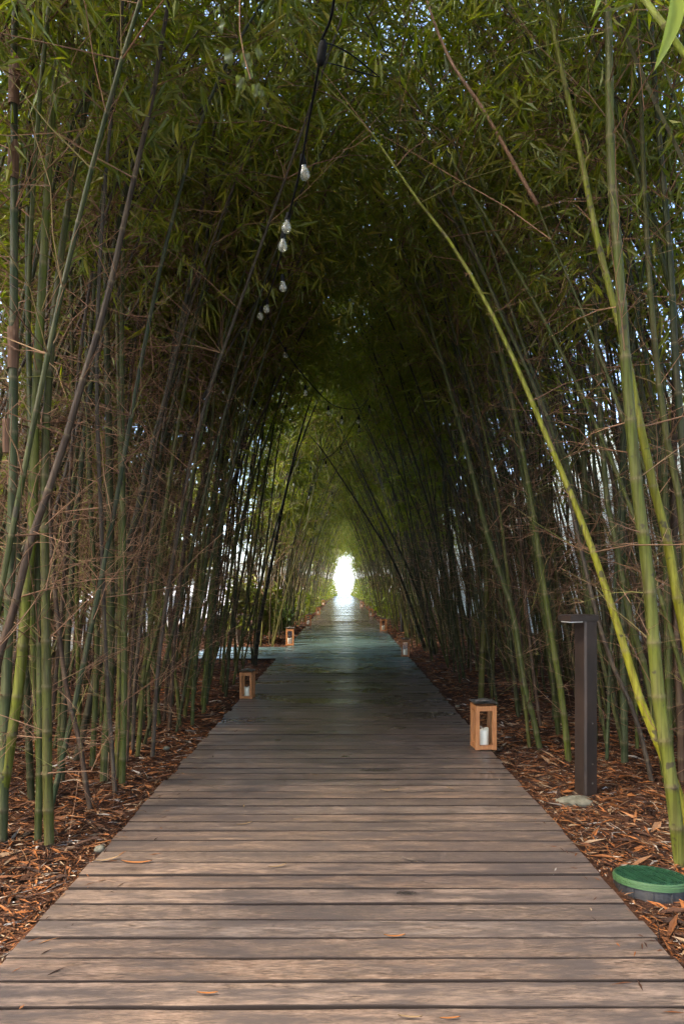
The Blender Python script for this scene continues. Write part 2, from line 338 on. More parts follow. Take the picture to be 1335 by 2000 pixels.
# ------------------------------------------------------------------ setting
XL, XR = -1.31, 1.277           # boardwalk edges
GZ = -.05
def gz(x, y):
    return GZ + .018 * np.sin(x * 3.1 + y * 1.7) * np.sin(y * 2.3 - x) + .05 * np.clip((np.abs(x) - 1.9) / 2.5, 0, 1)
nx, ny = 70, 420
gx = np.linspace(-5.9, 5.5, nx); gy = np.linspace(-4, 92, ny)
X, Y = np.meshgrid(gx, gy); Z = gz(X, Y)
b = MB(); i = (np.arange(ny - 1)[:, None] * nx + np.arange(nx - 1)[None]).ravel()
b.add(np.stack([X, Y, Z], -1), f4=np.stack([i, i + 1, i + nx + 1, i + nx], -1))
tag(b.build('mulch_ground', m_soil, smooth=True), kind='structure')
b = MB(); b.add([(-600, -600, -.09), (600, -600, -.09), (600, 900, -.09), (-600, 900, -.09)], f4=[(0, 1, 2, 3)])
tag(b.build('ground', m_pave), kind='structure')

# boardwalk: each board an island with worn, wavy edges and a slight cup
b = MB(); pitch = .1472; y = .224; rb = np.random.default_rng(3)
while y < 90:
    g = .007 + .007 * rb.random(); w_ = pitch - g
    x0, x1 = XL + rb.normal(0, .009), XR + rb.normal(0, .009)
    if 12.75 < y < 15.2: x0 = -3.1
    ns = 36 if y < 12 else 10
    xs = np.linspace(x0, x1, ns); K = 5
    e0 = np.cumsum(rb.normal(0, .0016, ns)); e0 -= e0.mean(); e1 = np.cumsum(rb.normal(0, .0016, ns)); e1 -= e1.mean()
    e0 = np.clip(e0, -.0045, .0045) * (y < 12); e1 = np.clip(e1, -.0045, .0045) * (y < 12)
    tilt = rb.normal(0, .010); cup = rb.normal(.0008, .0010) if rb.random() > (.02 if y < 5 else .07) else rb.uniform(.003, .0065) * rb.choice((-1, 1)); dz = rb.normal(0, .0012)
    u = np.array((-1, -.88, 0, .88, 1))
    V = []
    for k, uu in enumerate(u):
        yy = y + w_ / 2 + uu * (w_ / 2 - (.004 if abs(uu) == 1 else 0)) + (e0 * (1 - uu) / 2 + e1 * (1 + uu) / 2)
        zz = dz + tilt * uu * w_ / 2 + cup * uu * uu + .0008 * np.sin(xs * 2.1 + y * 9)
        V.append(np.stack([xs, yy, zz], -1))
    lo0 = V[0] + np.array((0, -.0025, -.0025)); lo1 = V[-1] + np.array((0, .0025, -.0025))
    b0 = lo0.copy(); b0[:, 2] = -.034; b1 = lo1.copy(); b1[:, 2] = -.034
    rows = [b0, lo0] + V + [lo1, b1]; n = len(rows)
    A = np.stack(rows, 0); i = (np.arange(n - 1)[:, None] * ns + np.arange(ns - 1)[None]).ravel()
    f = np.stack([i, i + 1, i + ns + 1, i + ns], -1); nq = ns - 1
    o0 = b.n; rg_ = np.zeros(n); rg_[:3] = 1; rg_[-3:] = 1; b.add(A, f4=f[2*nq:-2*nq], ring=np.repeat(rg_, ns))                     # walked face and arrises
    b.f4.append(np.concatenate([f[:2*nq], f[-2*nq:]]) + o0); b.m4.append(np.full(4 * nq, 1))   # sawn sides, dark with dirt
    # board ends
    for s_ in (0, ns - 1):
        o = b.n
        b.add(A[:, s_], f3=[(0, k, k + 1) for k in range(1, n - 1)])
    y += pitch
m_side, _, _ = M('dirty_board_side', (.03, .022, .018), .95, 0, .1)
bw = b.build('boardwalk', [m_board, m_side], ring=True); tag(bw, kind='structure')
b = MB()
for x in (XL + .10, -.42, .42, XR - .10): b.box(x - .022, x + .022, .2, 90, -.14, -.036)
o = b.build('boardwalk_joists', m_brown); tag(o, kind='structure')

# ------------------------------------------------------------------ bamboo
def path_from(ctrl, n):
    """smooth path through control points (Catmull-Rom resample by arclength)"""
    P = np.array(ctrl, float); P = np.vstack([2 * P[0] - P[1], P, 2 * P[-1] - P[-2]])
    out = []
    for i in range(1, len(P) - 2):
        t = np.linspace(0, 1, 14, endpoint=False)[:, None]
        p0, p1, p2, p3 = P[i - 1], P[i], P[i + 1], P[i + 2]
        out.append(.5 * ((2 * p1) + (-p0 + p2) * t + (2 * p0 - 5 * p1 + 4 * p2 - p3) * t**2 + (-p0 + 3 * p1 - 3 * p2 + p3) * t**3))
    Q = np.vstack(out + [P[-2][None]])
    s = np.concatenate([[0], np.cumsum(np.linalg.norm(np.diff(Q, axis=0), axis=1))])
    L = s[-1]; u = np.linspace(0, L, n)
    return np.stack([np.interp(u, s, Q[:, k]) for k in range(3)], -1), L, (Q, s)

def grow(ctrl, r0, seed, sides=8, clear=None, barrier=None, leafz=2.6, twig=1.0, leaf=1.0, leafsize=1.0, inter=.27, taper=.80, tp=1.3):
    """returns (stem MB, twig MB, leaf MB)"""
    r = np.random.default_rng(seed)
    _, L, (Q, s) = path_from(ctrl, 4)
    ev = lambda u: np.stack([np.interp(u, s, Q[:, k]) for k in range(3)], -1)
    # nodes
    us = [0.03]
    while us[-1] < L - .1: us.append(us[-1] + inter * (.7 + .5 * min(1, us[-1] / 1.5)) * r.uniform(.9, 1.1))
    us = np.array(us[:-1]); rad = lambda u: r0 * (1 - taper * (np.clip(u / L, 0, 1)) ** tp)
    U, K, G = [0.], [1.], [0.]
    for u in us:
        rr = rad(u); U += [u - rr * .9, u - .002, u + .004, u + rr * .8]; K += [1., 1.04, 1.13, .97]; G += [.0, .5, 1., .25]
    U.append(L); K.append(1.); G.append(0.)
    U = np.array(U); P = ev(U)
    # gentle zig-zag of the internodes
    z = MB(); z.tube(P, rad(U) * np.array(K), sides, ring=np.array(G))
    tw = MB(); lf = MB()
    lp, ld = [], []
    az = r.uniform(0, 6.28)
    def one(p, d, l, rr, k=3, droop=.25, segs=4):
        if barrier is not None:
            for _ in range(6):
                if not barrier(p + d * l - np.array((0, 0, droop * l))): break
                l = l * .5
            else: l = .03
        t = np.linspace(0, 1, segs)[:, None]
        j = r.normal(0, .03 * l, (segs, 3)); j[0] = 0
        pts = p + d * l * t + np.array((0, 0, -droop * l)) * t**2 + j * t
        tw.tube(pts, rr * (1 - .75 * t[:, 0]), k, cap=False); return pts
    for u in us:
        p = ev(np.array([u]))[0]; zz = p[2]; az += math.pi + r.normal(0, .5)
        if zz < .35: continue
        if twig > .8 and 1.1 < zz < 4.6:            # long dry side branches
            for _ in range(r.poisson(.55 * twig)):
                a = r.uniform(0, 6.28); e = r.uniform(.0, 1.1); d = np.array((math.cos(a) * math.cos(e), math.sin(a) * math.cos(e), math.sin(e)))
                l = r.uniform(.7, 1.7); pts = one(p, d, l, r.uniform(.0032, .0055), droop=r.uniform(-.05, .3), segs=5)
                for _ in range(3):
                    k_ = r.integers(1, 5); d2 = d + r.normal(0, .7, 3); d2 /= np.linalg.norm(d2); one(pts[k_], d2, l * r.uniform(.2, .6), .0022, segs=3)
        if zz < leafz:
            nb = r.poisson(.85 * twig)
            for _ in range(nb):
                a = az + r.normal(0, .8); e = r.uniform(-.1, 1.0)
                d = np.array((math.cos(a) * math.cos(e), math.sin(a) * math.cos(e), math.sin(e)))
                l = r.uniform(.12, .5) if r.random() < .6 else r.uniform(.5, 1.5)
                pts = one(p, d, l, r.uniform(.0022, .0042), droop=r.uniform(-.2, .3))
                for _ in range(r.integers(1, 4)):
                    k_ = r.integers(1, 4); d2 = d + r.normal(0, .8, 3); d2 /= np.linalg.norm(d2)
                    one(pts[k_], d2, l * r.uniform(.25, .8), .0019, segs=3)
        else:
            hi = min(1, (zz - leafz) / 1.5)
            nb = r.poisson(1.1 + 1.0 * hi)
            for _ in range(nb):
                a = az + r.normal(0, 1.0); e = r.uniform(.1, 1.0)
                d = np.array((math.cos(a) * math.cos(e), math.sin(a) * math.cos(e), math.sin(e)))
                l = r.uniform(.5, 1.35); bare = r.random() > (.35 + .65 * hi)
                pts = one(p, d, l, r.uniform(.0028, .005), droop=r.uniform(.1, .55), segs=5)
                ns_ = r.integers(2, 5)
                for _ in range(ns_):
                    k_ = r.integers(1, 5); d2 = d + r.normal(0, .7, 3); d2 /= np.linalg.norm(d2)
                    q = one(pts[k_], d2, l * r.uniform(.2, .7), .002, segs=3, droop=.35)
                    if not bare:
                        for m_ in (q[1], q[2]):
                            lp.append(m_); ld.append(d2)
                if not bare: lp.append(pts[-1]); ld.append(d)
    if lp:
        lp, ld = np.array(lp), np.array(ld)
        if clear is not None:
            k = clear(lp); lp, ld = lp[k], ld[k]
    if len(lp):
        n = max(1, int(round(5 * leaf))); cd = r.normal(0, .55, lp.shape) + np.array((0, 0, -.35))
        Pn = np.repeat(lp, n, 0) + r.normal(0, .025, (len(lp) * n, 3)); Dn = np.repeat(ld * .45 + cd, n, 0) + r.normal(0, .38, (len(lp) * n, 3)) + np.array((0, 0, -.35))
        lf.leaves(Pn, Dn, r.uniform(.09, .23, len(Pn)) * leafsize, r.uniform(.013, .027, len(Pn)) * leafsize, r=r)
    return z, tw, lf

def join(z, tw):
    if tw.n: z.add(np.concatenate(tw.v), f3=np.concatenate(tw.f3) if tw.f3 else None, f4=np.concatenate(tw.f4), mat=1)
    return z
def open_arch(p, cx=0.0):
    """leaf tips kept clear of the walk: world coordinates"""
    x = np.abs(p[:, 0] - cx); return (p[:, 2] > 4.75 - 1.0 * np.clip(x - .5, 0, 3)) | (x > 2.6)
def make_bamboo(ctrl, r0, seed, color, parent_loc, **kw):
    """one bamboo cane as a thing: culm, branches, foliage; ctrl relative to parent_loc"""
    root = empty('bamboo_cane', parent_loc)
    c = np.array(ctrl) - np.array(parent_loc)
    z, tw, lf = grow(c, r0, seed, clear=lambda p: open_arch(p, -parent_loc[0]), barrier=lambda e: e[2] < 4.6 and abs(e[0] + parent_loc[0]) < 1.25, **kw)
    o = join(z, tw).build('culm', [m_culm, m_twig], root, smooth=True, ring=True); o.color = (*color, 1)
    if lf.n: lf.build('foliage', m_leaf, root)
    return root
def add_sheath(root, base, P0, P1, r):
    b = MB(); P0, P1 = np.array(P0) - base, np.array(P1) - base
    t = np.linspace(0, 1, 8)[:, None]; pts = P0 + (P1 - P0) * t
    rr = r * np.array((1.05, 1.13, 1.14, 1.13, 1.12, 1.11, 1.12, 1.16)); o_ = b.n
    b.tube(pts, rr, 12, cap=False)
    v = b.v[-1]; k = np.arange(12); top = v[-24:]; lift = (P1 - P0) * .55     # torn, pointed upper edge
    for q in range(24):
        u = .5 + .5 * math.cos((q % 12) / 12 * 6.283 + pts[0, 2]); v[len(v) - 24 + q] += lift * (u ** 3) * (.35 if q < 12 else 1.0) - (P1 - P0) * .12 * random.random(); b.build('sheath', m_sheath, root, smooth=True)

GREEN = (.040, .052, .008); DARK = (.022, .029, .007); OLIVE = (.068, .068, .010); YELL = (.19, .18, .008); YG = (.10, .11, .010)
BROWN = (.055, .032, .019); GREY = (.058, .043, .030); BLUEG = (.030, .046, .017)
# each: label, colour, width px near base, [(px,py)...] from the base up, depth (None = from base row), depth drift over the trace, options
heroes = [
 ('bright yellow-green cane at the left edge, leaning right, tallest of the light canes there', YG, 22, [(-25,1640),(3,1560),(22,1440),(41,1311),(50,1180),(56,1112),(64,1010),(70,800),(86,500),(104,200),(128,0)], 3.9, .2, {}),
 ('thick dark olive cane on the left, nearest the boards, footed in leaf litter', (.055,.058,.009), 19, [(97,1650),(93,1500),(91,1300),(89,1150),(87,1000),(92,800),(112,560),(150,300)], None, .4, {}),
 ('green cane just left of the thick dark olive cane on the left', GREEN, 14, [(74,1640),(78,1500),(79,1400),(76,1200),(70,1000),(60,800),(54,500),(60,200),(66,0)], None, .5, {}),
 ('thick green cane rising straight along the left picture edge with papery brown sheaths', (.045,.06,.02), 20, [(4,1650),(8,1500),(14,1300),(22,1100),(26,900),(27,700),(28,450),(28,200),(30,0)], 3.9, .0, {}),
 ('brown cane bending up from the left picture edge and leaning far to the right', BROWN, 17, [(-50,1520),(-25,1400),(0,1277),(30,1180),(50,1090),(80,1000),(120,885),(160,750),(208,590),(250,400),(300,180),(330,0)], 3.7, .5, {'leaf':.5}),
 ('dark green cane with a smooth foot, left of the pair of close straight canes', (.038,.048,.010), 17, [(203,1530),(207,1450),(215,1337),(217,1112),(215,1000),(212,800),(208,560),(212,300)], None, .4, {}),
 ('right-hand cane of the pair of close straight canes on the left', (.050,.062,.009), 13, [(238,1535),(241,1430),(243,1337),(242,1150),(240,1000),(238,750),(240,500),(246,200)], None, .4, {}),
 ('left-hand cane of the pair of close straight canes on the left', OLIVE, 11, [(227,1520),(231,1420),(234,1300),(235,1150),(236,1000),(232,750),(226,500)], None, .5, {}),
 ('dark cane leaning strongly right across the pair of close canes on the left', (.030,.030,.014), 14, [(145,1490),(157,1455),(183,1337),(210,1232),(232,1131),(268,1000),(300,860),(325,775),(360,625),(395,500),(430,350),(480,180)], None, .9, {'leaf':.6}),
 ('short-footed brown cane on the left bending left as it rises', BROWN, 10, [(178,1580),(163,1500),(155,1440),(135,1370),(122,1290),(110,1180),(100,1050),(96,900),(90,700)], None, .5, {'leaf':.5}),
 ('slender cane with a pale foot behind the mulch on the left', OLIVE, 9, [(268,1478),(275,1400),(280,1318),(298,1180),(322,1000),(345,850),(372,700),(410,520)], None, .6, {}),
 ('slim brown cane paired beside the slender pale-footed cane', GREY, 8, [(258,1470),(262,1400),(266,1300),(285,1150),(300,1000),(318,850),(340,660)], None, .6, {}),
 ('long dark cane leaning from the left clump to the string of bulbs', (.022,.020,.013), 9, [(250,1380),(275,1200),(317,1000),(345,900),(380,810),(450,675),(500,590),(550,500),(600,410)], 7.2, -.6, {'leaf':.4, 'stop':1}),
 ('grey-green leaning cane left of the long dark cane, middle of the left wall', (.038,.036,.022), 12, [(205,1430),(225,1290),(250,1130),(275,980),(305,860),(335,720),(360,600),(385,480),(405,330)], 6.2, -.2, {'leaf':.5}),
 ('cane with two kinks right of the mulch heap on the left', GREEN, 8, [(312,1418),(306,1340),(297,1260),(290,1150),(288,1000),(290,850)], None, .5, {}),
 ('pale lit cane leaning left at the end of the near left row', OLIVE, 8, [(352,1420),(345,1340),(330,1260),(318,1180),(310,1050),(306,900)], None, .6, {}),
 ('upright cane at the inner edge of the left row behind the nearest left lantern', GREEN, 8, [(375,1418),(378,1340),(385,1240),(400,1100),(420,960),(448,780),(480,620)], None, .8, {}),
 ('slim straight green cane beside the litter strip, halfway to the nearest left lantern', (.058,.070,.008), 8, [(397,1395),(402,1300),(412,1180),(425,1040),(440,900),(462,740)], None, .8, {}),
 ('bright yellow cane on the right leaning left over the dark post', YELL, 21, [(1350,1640),(1334,1580),(1300,1489),(1252,1375),(1213,1248),(1170,1114),(1128,1000),(1063,845),(1008,715),(948,590),(880,475),(803,375),(733,270),(668,200),(560,90)], 3.7, 1.1, {'leaf':.5, 'taper':.86, 'tp':.72, 'stop':1}),
 ('thickest green cane on the right, behind the green valve cover', (.085,.095,.010), 26, [(1330,1690),(1318,1600),(1304,1489),(1288,1391),(1276,1261),(1262,1091),(1248,1000),(1228,800),(1213,600),(1204,480),(1192,325),(1188,100),(1184,0)], None, .3, {}),
 ('yellow spotted cane curving in from the right picture edge', YELL, 22, [(1390,1650),(1362,1400),(1335,1228),(1320,1163),(1300,1049),(1283,985),(1253,850),(1218,675),(1168,480),(1128,280),(1093,125),(1060,-30)], 3.6, .6, {'tp':.9}),
 ('long green cane with tan broken tip slanting across the upper right', (.055,.062,.012), 14, [(1345,1250),(1315,1080),(1280,960),(1228,850),(1163,675),(1118,565),(1086,495),(1048,400)], 4.3, .4, {'leaf':.3, 'stop':1}),
 ('olive cane close to the right picture edge, crossing the wall top', OLIVE, 15, [(1348,1560),(1345,1300),(1338,1100),(1326,980),(1300,850),(1280,700),(1264,500),(1252,250),(1243,0)], 4.1, .3, {}),
 ('blue-green cane right of the thickest green cane, upper right corner', BLUEG, 17, [(1400,1500),(1375,1200),(1345,1000),(1319,720),(1307,500),(1280,200),(1266,0)], 4.2, .2, {}),
 ('green cane behind the yellow leaning cane, bowing toward the grey wall', GREEN, 13, [(1290,1470),(1268,1352),(1246,1260),(1226,1195),(1203,1065),(1187,1000),(1172,820),(1160,600)], 5.0, .3, {}),
 ('green cane beside the left face of the dark post', (.058,.070,.008), 13, [(1104,1430),(1097,1368),(1088,1310),(1078,1254),(1070,1200),(1060,1140),(1040,1000),(1015,860),(980,700)], 5.6, .5, {}),
 ('leaning green cane between the right lantern and the dark post', GREEN, 12, [(1056,1466),(1040,1400),(1024,1342),(1004,1212),(980,1130),(959,1075),(940,1000),(905,860),(860,700),(815,560)], None, 1.2, {}),
 ('short-based cane in front of the leaning one, right of the right lantern', OLIVE, 8, [(1034,1462),(1027,1400),(1020,1340),(1008,1260),(992,1140),(975,1000)], None, .5, {}),
 ('straight olive cane rising directly behind the nearest right lantern', OLIVE, 12, [(938,1366),(941,1290),(945,1220),(949,1163),(947,1080),(940,980),(925,860)], None, .4, {}),
 ('thin dead grey stem leaning behind the dark post', GREY, 9, [(1266,1500),(1240,1400),(1214,1340),(1193,1293),(1167,1212),(1141,1107),(1120,1010)], 5.0, .3, {'leaf':0}),
 ('brown upright cane at the right edge in front of the grey wall', BROWN, 16, [(1330,1470),(1327,1380),(1321,1290),(1318,1180),(1316,1050),(1314,900),(1318,700)], 5.0, .2, {'leaf':.5}),
 ('dark cane leaning in over the far boards from the right, lowest of its fan', (.012,.018,.010), 8, [(832,1272),(812,1215),(790,1150),(762,1085),(735,1040),(700,985),(660,925),(630,880),(604,850)], None, -1.0, {'leaf':.4, 'stop':1, 'tp':.8}),
 ('dark cane just above the lowest leaning one on the right', (.014,.02,.010), 8, [(850,1280),(828,1200),(800,1120),(765,1045),(725,965),(690,890),(655,820)], None, .0, {'leaf':.5, 'stop':1, 'tp':.8}),
 ('dark leaning cane at the inner left corner before the side path', (.012,.013,.008), 9, [(497,1300),(505,1230),(520,1150),(538,1060),(556,970),(580,870),(610,770),(650,660)], None, .6, {'leaf':.5, 'stop':1, 'tp':.8}),
 ('tall green cane rising left of the thickest green cane, behind the yellow leaning one', GREEN, 13, [(1160,1440),(1150,1250),(1143,1000),(1130,700),(1105,400),(1080,0)], 6.2, .2, {}),
 ('upright blue-green cane between the thickest green cane and the long slanting one', BLUEG, 14, [(1218,1420),(1214,1000),(1222,600),(1230,300),(1226,0)], 5.5, .2, {}),
 ('green cane leaning left near the right picture edge, over the grey wall', GREEN, 14, [(1306,1420),(1298,1000),(1288,700),(1245,300),(1215,0)], 5.0, .2, {}),
 ('dark cane behind the right lantern arching far left toward the bulbs', DARK, 9, [(1012,1400),(985,1150),(955,950),(905,740),(845,560),(780,400)], 7.5, .2, {'tp':.8}),
 ('long arching green cane starting left of the dark post', GREEN, 11, [(1085,1390),(1060,1180),(1030,980),(985,780),(925,580),(860,420),(790,280)], 6.6, .3, {'tp':.8}),
 ('dark arching cane rooted behind the straight olive cane by the lantern', DARK, 8, [(962,1360),(935,1200),(900,1020),(850,850),(790,690),(730,560)], 8.8, .2, {'tp':.8}),
 ('thin dark arching cane on the right midway between the two nearest right lanterns', DARK, 7, [(905,1320),(880,1180),(845,1020),(800,870),(745,730),(695,610)], 10.5, .2, {'tp':.8}),
 ('brown cane curving right high over the first left lantern', BROWN, 8, [(330,1440),(345,1200),(375,950),(420,700),(470,480),(530,300)], 6.8, .2, {}),
 ('dark upright cane behind the straight cane with papery sheaths', DARK, 14, [(62,1560),(50,1300),(32,1000),(24,600),(60,200)], 4.6, .2, {}),
 ('dark cane sweeping right behind the thick dark olive cane on the left', DARK, 12, [(120,1540),(130,1300),(150,1000),(185,700),(240,400),(320,100)], 5.0, .2, {}),
 ('green upright cane left of the dark smooth-footed cane', GREEN, 11, [(180,1500),(190,1250),(178,1000),(170,700),(150,400)], 5.4, .2, {}),
 ('thin dark cane leaning in just before the first left lantern', DARK, 7, [(440,1380),(455,1200),(480,1000),(515,820),(560,660)], 8.8, .2, {'tp':.8}),
]
hero_objs = []
for hi, (lab, col, wpx, pts, Yb, dY, opt) in enumerate(heroes):
    if Yb is None: Yb = gY(pts[0][1])
    n = len(pts); P = []
    hs = [(pts[0][1] - q[1]) for q in pts]; hm = max(hs)
    for q, h_ in zip(pts, hs):
        P.append(at(q[0], q[1], Yb + dY * max(0, h_ / hm) ** 1.5))
    P = np.array(P)
    # plant the foot in the soil
    d = P[1] - P[0]; base = P[0].copy()
    if base[2] > GZ + .02:
        base = base - d / max(.2, d[2]) * (base[2] - GZ); P = np.vstack([base - np.array((0, 0, .04)), P])
    else:
        base[2] = GZ; P[0, 2] = GZ - .04
    # carry on above the traced part, arching over the walk
    d = P[-1] - P[-2]; d /= np.linalg.norm(d); p = P[-1].copy(); ext = []
    sgn = -1 if base[0] > 0 else 1
    while p[2] < 7.3 and len(ext) < 9 and not opt.get('stop'):
        d = d + np.array((sgn * .05, .02, -.045)); d /= np.linalg.norm(d); p = p + d * .8
        if d[2] < .1: break
        ext.append(p.copy())
    if ext: P = np.vstack([P, ext])
    o = dict(leafz=4.1 if base[0] < 0 else 3.5, leaf=.7, twig=1.7 if base[0] < 0 else 1.1); o.update(opt); stop = o.pop('stop', 0)
    root = make_bamboo(P, wpx / 2 * Yb / F, 100 + hi, col, tuple(base), sides=12, **o)
    tag(root, lab, 'bamboo')
    root['hero'] = 1
    hero_objs.append((root, P, wpx / 2 * Yb / F))
# the dead tan tip of the long slanting cane on the right
root, P, r0 = hero_objs[21]
tip = np.array([P[-1]] + [at(px, py, 4.72 + .1 * i) for i, (px, py) in enumerate(((943, 215), (880, 120), (833, 0), (800, -150)))]) - np.array(root.location)
b = MB(); q, _, _ = path_from(tip, 24); b.tube(q, np.linspace(r0 * .62, r0 * .3, 24), 8); b.build('dead_tip', m_sheath, root, smooth=True)
# papery sheaths on the left edge cane
root, P, r0 = hero_objs[3]
for (a, b_) in (((27, 205), (29, 140)), ((26, 350), (27, 300)), ((26, 720), (26, 640)), ((16, 885), (16, 820))):
    add_sheath(root, np.array(root.location), at(*a, 3.9), at(*b_, 3.9), r0 * .9)

# prototypes for the rows: each leans toward +X
protos = []
for k in range(11):
    r = np.random.default_rng(500 + k)
    lean = (.03, .06, .10, .14, .18, .08, .22, .12, .05, .16, .26)[k]; bend = r.uniform(.9, 2.0); Ht = r.uniform(7.2, 8.6); wob = r.normal(0, .10, 2)
    zs = np.linspace(0, Ht, 9)
    ctrl = [(lean * z + bend * (z / Ht) ** 3 + wob[0] * math.sin(z * .9), wob[1] * math.sin(z * .7) + r.normal(0, .02), z - .06 - .35 * (z / Ht) ** 4) for z in zs]
    root = empty('bamboo_cane', (0, 0, 0))
    z, tw, lf = grow(ctrl, .0175, 900 + k, sides=8, twig=2.3, leaf=.66, leafsize=1.28, leafz=3.3, clear=lambda p: (p[:, 2] > np.minimum(4.7, 2.2 + 2.4 * p[:, 0])) | (p[:, 0] < .2), barrier=lambda e: e[2] < 4.5 and e[0] > .55)
    parts = [join(z, tw).build('culm', [m_culm, m_twig], root, smooth=True, ring=True), lf.build('foliage', m_leaf, root)]
    protos.append((root, parts))
used = set()
PAL = [('dark green', DARK), ('green', GREEN), ('olive', OLIVE), ('brown', BROWN), ('grey-brown', GREY), ('blue-green', BLUEG), ('green', (.055, .068, .008))]
def region(side, x, y):
    d = 'front' if abs(x) < 2.15 else ('middle' if abs(x) < 3.0 else 'back')
    if side < 0:
        where = ('before the first left lantern' if y < 7.6 else 'by the first left lantern' if y < 10 else 'before the left side path')
    else:
        where = ('around the dark post light' if y < 5.2 else 'behind the first right lantern' if y < 9 else 'short of the second right lantern')
    return d, where
placed = [(o[1][1][0], o[1][1][1]) for o in hero_objs]
n_ind = 0; rr_ = np.random.default_rng(42); TARGET = 251
while n_ind < TARGET:
    side = -1 if rr_.random() < .52 else 1
    yy = 2.4 + (rr_.random() ** .95) * (10.6 if side < 0 else 11.2)
    u = rr_.random()
    x = side * ((1.62 if side < 0 else 1.72) + (u ** 1.25) * (2.3 if side < 0 else 2.35))
    if side < 0 and 12.6 < yy < 15.4: continue
    if yy < 4.4 and abs(x) < 2.0: continue
    if side > 0 and yy < 5.4 and abs(x) < 2.5: continue
    if any((x - a) ** 2 + (yy - c) ** 2 < .10 ** 2 for a, c in placed): continue
    placed.append((x, yy))
    k = int(rr_.integers(0, len(protos)))
    inner = (abs(x) - 1.6) / 2.3
    if abs(x) > 3.1 and k in (4, 6, 10): k = 0
    root0, parts0 = protos[k]
    if k in used:
        root = root0.copy(); C.objects.link(root); parts = []
        for p_ in parts0:
            q = p_.copy(); C.objects.link(q); q.parent = root; parts.append(q)
    else: root, parts = root0, parts0; used.add(k)
    s = rr_.uniform(.85, 1.12)
    rad = float(np.clip(rr_.normal(.92, .22), .5, 1.45))
    root.location = (x, yy, float(gz(np.array(x), np.array(yy))))
    root.rotation_euler = (rr_.normal(0, R(3.0)), rr_.normal(0, R(2.5)), (0 if side < 0 else math.pi) + rr_.normal(0, R(28)))
    root.scale = (s, s, s)
    ci = int(rr_.choice(len(PAL), p=[.20, .22, .16, .14, .08, .08, .12])); cn, cc = PAL[ci]
    jj = rr_.uniform(.8, 1.2)
    parts[0].color = (*[float(v * jj) for v in cc], 1); lean_k = (.03, .06, .10, .14, .18, .08, .22, .12, .05, .16, .26)[k]
    d, where = region(side, x, yy)
    side_n = 'left' if side < 0 else 'right'
    how = 'upright' if lean_k < .07 else 'slightly leaning' if lean_k < .15 else 'strongly leaning'
    tag(root, f'{how} {cn} cane, {side_n} row {d}, {where}', 'bamboo', 'bamboo canes crowding the boardwalk')
    n_ind += 1

# far and outer thicket: one mass nobody could count
th = MB(); r = np.random.default_rng(77)
simple = []
for k in range(6):
    rq = np.random.default_rng(1500 + k)
    lean = (.06, .10, .15, .19, .24, .13)[k]; bend = rq.uniform(1.1, 2.0); Ht = rq.uniform(6.8, 8.2)
    zs = np.linspace(0, Ht, 7); ctrl = [(lean * z + bend * (z / Ht) ** 3, rq.normal(0, .06), z - .08) for z in zs]
    z, tw, lf = grow(ctrl, .019, 1600 + k, sides=4, twig=.9, leaf=.52, leafsize=1.5, leafz=2.6, inter=.40, clear=lambda p: (p[:, 2] > np.minimum(4.9, .9 + 3.1 * p[:, 0])) | (p[:, 0] < .15), barrier=lambda e: e[2] < 4.4 and e[0] > .7)
    simple.append((z, tw, lf))
def emit(mb, rot, sc, loc, mat):
    for v in [np.concatenate(mb.v)]:
        w_ = (v * sc) @ rot.T + loc
        f3 = np.concatenate(mb.f3) if mb.f3 else None; f4 = np.concatenate(mb.f4) if mb.f4 else None
        th.add(w_, f3=f3, f4=f4, mat=mat, ring=np.concatenate(mb.a))
cnt = 0
def place_far(x, yy, side, leaves=True):
    k = int(r.integers(0, 6)); a = (0 if side < 0 else math.pi) + r.normal(0, .45); tx = r.normal(0, .05)
    ca, sa = math.cos(a), math.sin(a)
    rot = np.array(((ca, -sa, tx), (sa, ca, r.normal(0, .05)), (0, 0, 1.)))
    s = r.uniform(.85, 1.15); loc = np.array((x, yy, GZ))
    emit(simple[k][0], rot, s, loc, 0)
    emit(simple[k][1], rot, s, loc, 1)
    if leaves: emit(simple[k][2], rot, s, loc, 2)
for side in (-1, 1):
    yy = 15.5 if side < 0 else 12.6
    while yy < 88:
        x = side * (1.62 + (r.random() ** 1.3) * (1.5 if side < 0 and yy < 19 else 2.3))
        place_far(x, yy + r.normal(0, .05), side, True)
        yy += .12 if side < 0 and yy < 20 else .085 if yy < 22 else .12 if yy < 35 else .22 if yy < 60 else .34
# unseen bamboo added beside and behind the viewer to shade the near part
for side in (-1, 1):
    for _ in range(40): place_far(side * r.uniform(1.75, 4.0), r.uniform(-3.5, 1.9), side, True)
for side, ya, n in ((-1, 27, 60), (1, 16.5, 110)):
    for _ in range(n): place_far(side * r.uniform(3.0, 4.7), r.uniform(ya, 58), side, True)
for _ in range(55): place_far(r.uniform(2.3, 3.6), r.uniform(5.2, 13), 1, False)
# outer rows beside the near part
for side, n in ((-1, 150), (1, 90)):
    for _ in range(n):
        yy = r.uniform(5.5 if side < 0 else 3.5, 17); x = side * r.uniform(3.2, 4.1 if side > 0 else 5.4)
        if side < 0 and 12.2 < yy < 16.2: continue
        place_far(x, yy, side, side < 0 or x < 3.5)
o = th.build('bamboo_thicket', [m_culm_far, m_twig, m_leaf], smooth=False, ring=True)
tag(o, 'dense far bamboo thicket closing over the boardwalk beyond the near rows', 'bamboo thicket', kind='stuff')

